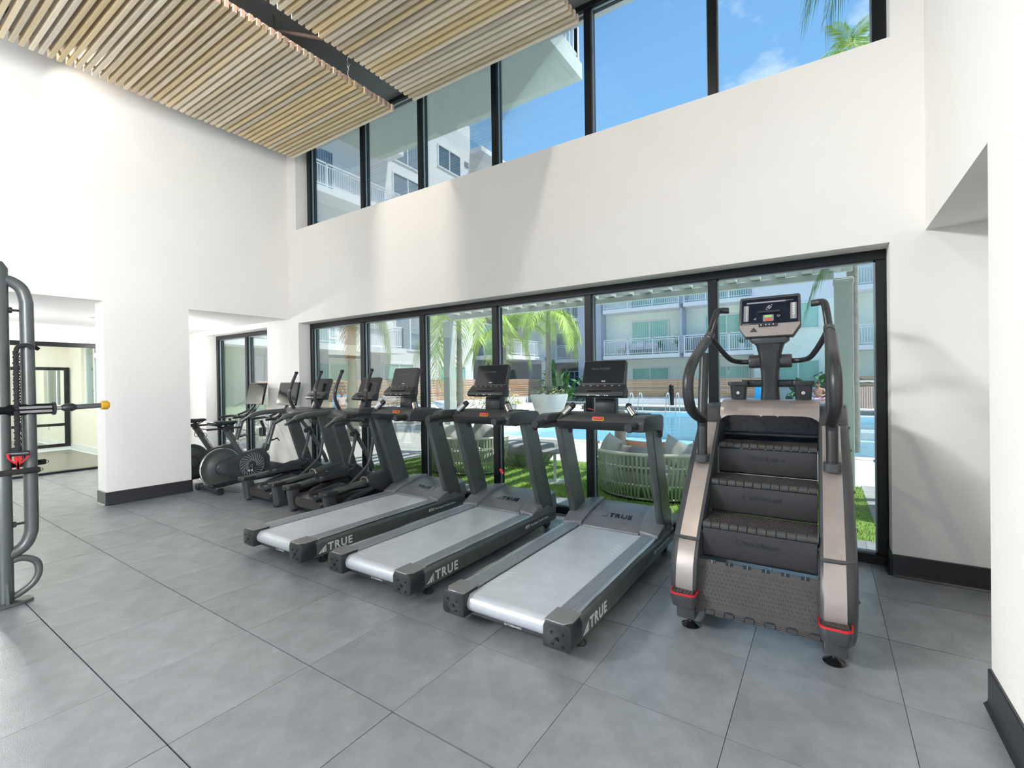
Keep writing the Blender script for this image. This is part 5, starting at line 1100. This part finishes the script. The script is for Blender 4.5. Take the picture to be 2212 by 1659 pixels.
bg = thing('duffel_bag', 'dark bag standing on the lounger beside the green towel', 'bag', (-1.22, 24.75, .29)); MB().loft([[(x, y, z) for x, y in rrect(w, d, .06, 4)] for z, w, d in ((0, .26, .2), (.16, .30, .24), (.28, .22, .16))]).build('body', 'potd', bg); MB().tube(bez([(-.1, 0, .26), (-.06, 0, .36), (.06, 0, .36), (.1, 0, .26)], 5), .012, 6).build('strap', 'frame', bg)
wm = thing('person', 'woman with pulled-back grey-blond hair and a pale top reclining on the blue lounger', 'person', (-15.3, 11.35, .30), .9)
J = [(0, .42, .10, .15, .12), (0, .58, .30, .125, .10), (0, .70, .50, .15, .10), (0, .73, .59, .045, .045), (0, .72, .66, .042, .042),
     (-.17, .68, .51, .05), (-.26, .52, .33, .038), (-.14, .30, .26, .03), (.17, .68, .51, .05), (.26, .52, .33, .038), (.14, .30, .26, .03),
     (-.09, .25, .10, .085), (-.12, -.15, .14, .06), (-.11, -.55, .09, .045), (-.11, -.64, .13, .03), (.09, .25, .10, .085), (.12, -.15, .14, .06), (.11, -.55, .09, .045), (.11, -.64, .13, .03)]
skin_body('body', J, [(0, 1), (1, 2), (2, 3), (3, 4), (2, 5), (5, 6), (6, 7), (2, 8), (8, 9), (9, 10), (0, 11), (11, 12), (12, 13), (13, 14), (0, 15), (15, 16), (16, 17), (17, 18)], 'skin', wm)
tr = face(wm, (0, .69, .755), (.1, -1, -.45), 'skin')
MB().loft([[tr((w*cos(a), dy+d*sin(a), z)) for a in [2*PI*k/14 for k in range(14)]] for z, w, d, dy in ((-.05, .05, .05, -.07), (.0, .078, .058, -.05), (.05, .080, .096, -.006), (.09, .068, .083, -.01), (.122, .03, .04, -.012))]).build('hair', 'hairg', wm)
skin_body('top', [(0, .50, .20, .145, .125), (0, .60, .34, .14, .115), (0, .69, .49, .165, .115), (-.16, .675, .52, .065), (.16, .675, .52, .065), (-.215, .60, .43, .055), (.215, .60, .43, .055)], [(0, 1), (1, 2), (2, 3), (2, 4), (3, 5), (4, 6)], 'shirt', wm)
hm = MB(); hand(hm, (-.14, .30, .26), (.9, -.2, -.1), (0, .3, 1)); hand(hm, (.14, .30, .26), (-.9, -.2, -.1), (0, .3, -1)); hm.build('hands', 'skin', wm)
# ---------------------------------------------------------------- buildings
def bwin(par, o, u, w, h, m='wglass', split=1, blind=None, bm='blind', fw=.08):
    B_ = basis(o, u, (0, 0, 1)); f = MB()
    for a, b, c, d in ((0, w, 0, fw), (0, w, h-fw, h), (0, fw, fw, h-fw), (w-fw, w, fw, h-fw)): f.box(a, b, c, d, -.02, .06, B_)
    for k in range(1, split+1): x = w*k/(split+1); f.box(x-.035, x+.035, fw, h-fw, -.02, .05, B_)
    fr = f.build('window_frame', 'white_metal', par)
    for k in range(split+1):
        a = w*k/(split+1); b = w*(k+1)/(split+1); MB().box(a+.03, b-.03, fw*.5, h-fw*.5, -.01, .01, B_).build('pane', m, fr)
    if blind:
        q = MB()
        if blind == 'v':
            n = int(w/.13)
            for k in range(n): q.box(fw+(w-2*fw)*k/n, fw+(w-2*fw)*(k+.55)/n, fw, h-fw, .010, .014, B_)
        else:
            n = int(h/.07)
            for k in range(n): q.box(fw, w-fw, fw+(h-2*fw)*k/n, fw+(h-2*fw)*(k+.5)/n, .010, .014, B_)
        q.build('blind', bm, fr)
    return fr
def railing(par, p, q, z, h=1.05, step=.115, m='white_metal', posts=3):
    p = Vector((*p, z)); q = Vector((*q, z)); L = (q-p).length; B_ = basis(p, q-p, (0, 0, 1))
    r = MB().box(0, L, h-.05, h, -.03, .03, B_).box(0, L, .08, .12, -.02, .02, B_).box(0, L, h-.16, h-.13, -.015, .015, B_)
    for k in range(posts+1): r.box(L*k/posts-.03, L*k/posts+.03, 0, h, -.03, .03, B_)
    ra = r.build('railing', m, par); b = MB(); n = int(L/step)
    for k in range(1, n): b.box(L*k/n-.0125, L*k/n+.0125, .12, h-.13, -.0125, .0125, B_)
    b.build('balusters', m, ra); return ra
UX, UY = (1, 0, 0), (0, 1, 0)
# far block beyond the pool
fb = thing('apartment_building', 'pale green-grey apartment block with balconies beyond the pool', 'building', (-5, 30.5, GZ))
def FB(n, m, x0, x1, y0, y1, z0, z1): return MB().box(x0+5, x1+5, y0-30.5, y1-30.5, z0-GZ, z1-GZ).build(n, m, fb)
FB('wall', 'stucco', -12.3, -3.1, 30.5, 31.5, GZ, 12.6); FB('wall', 'stuccow', -3.1, 1.45, 29.2, 31.5, 5.45, 12.6); FB('wall', 'stucco', -3.1, 1.45, 29.2, 31.5, GZ, 5.45); FB('wall', 'stucco', 1.45, 12, 30.5, 31.5, GZ, 12.6)
FB('parapet', 'stuccow', -12.35, 12, 29.9, 31.6, 12.6, 13.2)
for k in range(4):
    z = 3.0*(k+1)-.02
    for x0, x1 in ((-11.95, -7.1), (-6.85, -3.1), (1.45, 6.5)):
        FB('balcony_slab', 'stuccow', x0, x1, 29.1, 30.5, z-.24, z)
        if k < 3:
            for y in (30.5,): railing(fb, (x0+5.04, 29.2-30.5), (x1+5-.04, 29.2-30.5), z-GZ, posts=3)
            bwin(fb, ((x0 if x0 > 0 else x0)+5+(1.45 if x0 < -10 else .95), 29.98-29.98-.02, z-GZ), UX, 2.45, 2.28, 'wglass', 1, 'v' if (k+int(x0)) % 2 else None)
    if k < 3: FB('divider', 'stuccob', -7.10, -6.98, 29.3, 30.5, z, z+2.7); FB('divider', 'stuccob', -6.97, -6.86, 29.3, 30.5, z, z+1.1)
for x, bl_ in ((-10.5, None), (-5.9, 'v'), (2.4, 'v')): bwin(fb, (x+5, -.02, .3), UX, 2.45, 1.95, 'wglass', 1, bl_)
bwin(fb, (-2.0+5, -1.32, 3.95-GZ), UX, 2.0, 1.45, 'wglass', 1, 'h'); bwin(fb, (-2.0+5, -1.32, .9-GZ), UX, 2.0, 1.45, 'wglass', 1); bwin(fb, (-2.0+5, -1.32, 6.95-GZ), UX, 2.0, 1.45, 'wglass', 1)
FB('vent_cover', 'stuccow', .62, .95, 29.15, 29.2, 5.1, 5.3)
# balcony things
def bthing(name, label, cat, x, y, z): return thing(name, label, cat, (x, y, z))
bc = bthing('balcony_chair', 'wicker chair with a white cushion on the middle balcony', 'chair', -11.0, 29.9, 2.98)
MB().box(-.3, .3, -.3, .3, .36, .44).build('seat', 'rope', bc, .02, 2); MB().box(-.3, .3, .22, .3, .44, .85).build('backrest', 'rail', bc, .03, 2)
for sx in (-1, 1):
    for sy in (-1, 1): MB().tube([(sx*.26, sy*.26, 0), (sx*.26, sy*.26, .36)], .02, 6).build('leg', 'trunk', bc)
pillow('cushion', (-10.95, 29.85, 3.64), (.5, .4, .16), 0, -.3, 'white_metal', 'white cushion on the wicker balcony chair')
bs = bthing('balcony_bench', 'white bench with a cushion on the middle balcony', 'bench', -9.6, 30.0, 2.98); MB().box(-.9, .9, -.25, .25, .38, .43).build('seat', 'white_metal', bs); MB().box(-.9, .9, .2, .25, .43, .8).build('backrest', 'white_metal', bs)
for sx in (-1, 1): MB().box(sx*.85-.03, sx*.85+.03, -.22, .22, 0, .38).build('leg', 'white_metal', bs)
pillow('cushion', (-9.75, 29.95, 3.66), (.5, .42, .16), 0, -.25, 'white_metal', 'white cushion on the balcony bench')
for (x, lab, h, r) in ((-8.35, 'spiky plant in a dark pot on the middle balcony', .55, .2), (-7.35, 'climbing plant in the corner of the middle balcony', 1.2, .3)):
    pt_ = bthing('potted_plant', lab, 'plant', x, 29.6, 2.98); MB().lathe([(.001, 0), (.14, 0), (.17, .36), (.14, .36)], n=16).build('pot', 'pot', pt_); lm = leaf_mesh(.4, .07, 'leafd', .2); q = random.Random(int(h*10))
    for k in range(26): o = link('leaf', lm, pt_, (q.uniform(-.05, .05), q.uniform(-.05, .05), .34+q.random()*h*.6)); o.rotation_euler = (q.uniform(-.4, .4), -q.uniform(.1, 1.3), q.uniform(0, 6.28))
pt_ = bthing('potted_plant', 'leafy plant in a white pot on the balcony right of the mullion', 'plant', -3.75, 29.6, 2.98); MB().lathe([(.001, 0), (.17, 0), (.18, .42), (.15, .42)], n=16).build('pot', 'white_metal', pt_)
for k in range(24): q = random.Random(90+k); o = link('leaf', lm, pt_, (0, 0, .42)); o.rotation_euler = (q.uniform(-.4, .4), -q.uniform(.3, 1.4), q.uniform(0, 6.28))
gl = bthing('covered_grill', 'dark covered grill on the balcony right of the mullion', 'grill', -6.1, 29.9, 2.98); MB().loft([[(x, y, z) for x, y in rrect(w, d, .1, 4)] for z, w, d in ((0, .8, .55), (.75, .85, .55), (.98, .6, .4))]).build('cover', 'stuccog', gl); MB().box(-.4, .4, -.25, .25, .0, .03).build('base', 'frame', gl)
# shaded corner block between the wing and the far block
cb_ = thing('corner_block', 'shaded corner block with two balconies and a blue-grey column', 'building', (-16, 33, GZ))
def CB(n, m, x0, x1, y0, y1, z0, z1): return MB().box(x0+16, x1+16, y0-33, y1-33, z0-GZ, z1-GZ).build(n, m, cb_)
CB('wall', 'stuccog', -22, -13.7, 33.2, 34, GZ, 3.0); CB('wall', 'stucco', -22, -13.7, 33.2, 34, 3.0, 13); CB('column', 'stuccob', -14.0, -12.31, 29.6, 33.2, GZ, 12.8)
for k in range(3):
    z = 3.0*(k+1); CB('balcony_slab', 'stuccow', -19.3, -14.0, 31.3, 33.2, z-.25, z); railing(cb_, (-19.2+16, 31.4-33), (-14.05+16, 31.4-33), z-GZ, step=.13, posts=4); bwin(cb_, (-17.6+16, .18, z-GZ), UX, 2.6, 2.2, 'wglassb', 1, 'h', 'blindb')
bwin(cb_, (-18.4+16, .18, .1), UX, 3.6, 2.1, 'wglassb', 2); bwin(cb_, (-13.2+16, -3.42, .3), UX, .5, 2.0, 'wglass', 0)
# left wing facing the pool side
wg = thing('apartment_wing', 'white sunlit apartment wing with stacked balconies at the left', 'building', (-18.5, 13, GZ))
def WG(n, m, x0, x1, y0, y1, z0, z1): return MB().box(x0+18.5, x1+18.5, y0-13, y1-13, z0-GZ, z1-GZ).build(n, m, wg)
WG('wall', 'stuccow', -20.5, -18.5, 2, 23.6, GZ, 17.6); WG('wall', 'stuccog', -20.5, -18.9, 23.6, 31, GZ, 13.6); WG('tinted_panel', 'stuccoy', -18.5, -18.47, 3, 9.4, GZ, 2.9); WG('tinted_panel', 'stuccog', -18.5, -18.47, 9.4, 11.4, GZ, 2.9)  # thin green and grey panels over the wing's ground storey
WG('roof_slab', 'stuccow', -20.5, -17.6, 23.6, 27.5, 15.9, 16.2)
for k in range(5):
    z = 3.12+3.3*k
    WG('balcony_slab', 'stuccow', -18.5, -17.35, 4, 16.75, z-.26, z)
    if k < 4:
        railing(wg, (-17.42+18.5, 4-13), (-17.42+18.5, 16.55-13), z-GZ, posts=6); railing(wg, (-17.42+18.5, 16.55-13), (-18.48+18.5, 16.55-13), z-GZ, posts=1)
        for y in (6.0, 10.9): bwin(wg, (.0, y-13, z-GZ), UY, 2.6, 2.25, 'wglassb' if k > 1 else 'wglass', 1, 'v' if y > 8 else None, 'blindb')
        WG('divider', 'stucco', -18.5, -17.5, 9.6, 9.75, z, z+2.9)
    if k < 4: bwin(wg, (.0, 17.0-13, z-GZ+.0), UY, 2.2, 2.72 if k == 2 else 2.3, 'wglassb', 1, 'h', 'blindb')
    if k > 0: bwin(wg, (.0, 20.5-13, z-GZ+.95), UY, 2.1, 1.35, 'wglassb', 1)
bwin(wg, (.0, 11.6-13, .1), UY, 3.0, 2.35, 'wglass', 1, 'v'); bwin(wg, (.0, 16.2-13, 1.0), UY, 2.15, 1.5, 'wglass', 1, 'h'); bwin(wg, (.0, 20.4-13, .5), UY, 2.4, 1.95, 'wglass', 1)
WG('vent_cover', 'stuccog', -18.5, -18.45, 23.0, 23.35, 14.9, 15.2)
WG('balcony_slab', 'stuccow', -18.9, -16.4, 24.4, 29.6, 2.85, 3.1); railing(wg, (-16.5+18.5, 24.5-13), (-16.5+18.5, 29.5-13), 3.1-GZ, posts=3); WG('balcony_slab', 'stuccow', -18.9, -16.4, 24.4, 29.6, 5.9, 6.2); railing(wg, (-16.5+18.5, 24.5-13), (-16.5+18.5, 29.5-13), 6.2-GZ, posts=3)
WG('column', 'stuccow', -16.7, -16.4, 29.2, 29.5, GZ, 6); bwin(wg, (-.38, 25.2-13, 3.2), UY, 3.0, 2.2, 'wglass', 1)
# the gym building's own balcony overhanging the clerestory
ob = thing('overhanging_balcony', 'pale concrete balcony overhanging the clerestory window', 'balcony', (-5.1, 5.6, 5.9))
MB().box(-2.25, 2.16, -1.05, .88, 0, .24).box(-2.16, 2.07, -1.0, .79, -.014, 0).build('slab', 'concrete', ob)
railing(ob, (-2.2, .82), (2.1, .82), .24, posts=4); railing(ob, (2.1, .82), (2.1, -.9), .24, posts=2)
struct(MB().box(-12, 3, 4.58, 4.75, 5.3, 12).build('trim_2', 'stuccow'), 'outer face of the gym building above the clerestory', 'wall')
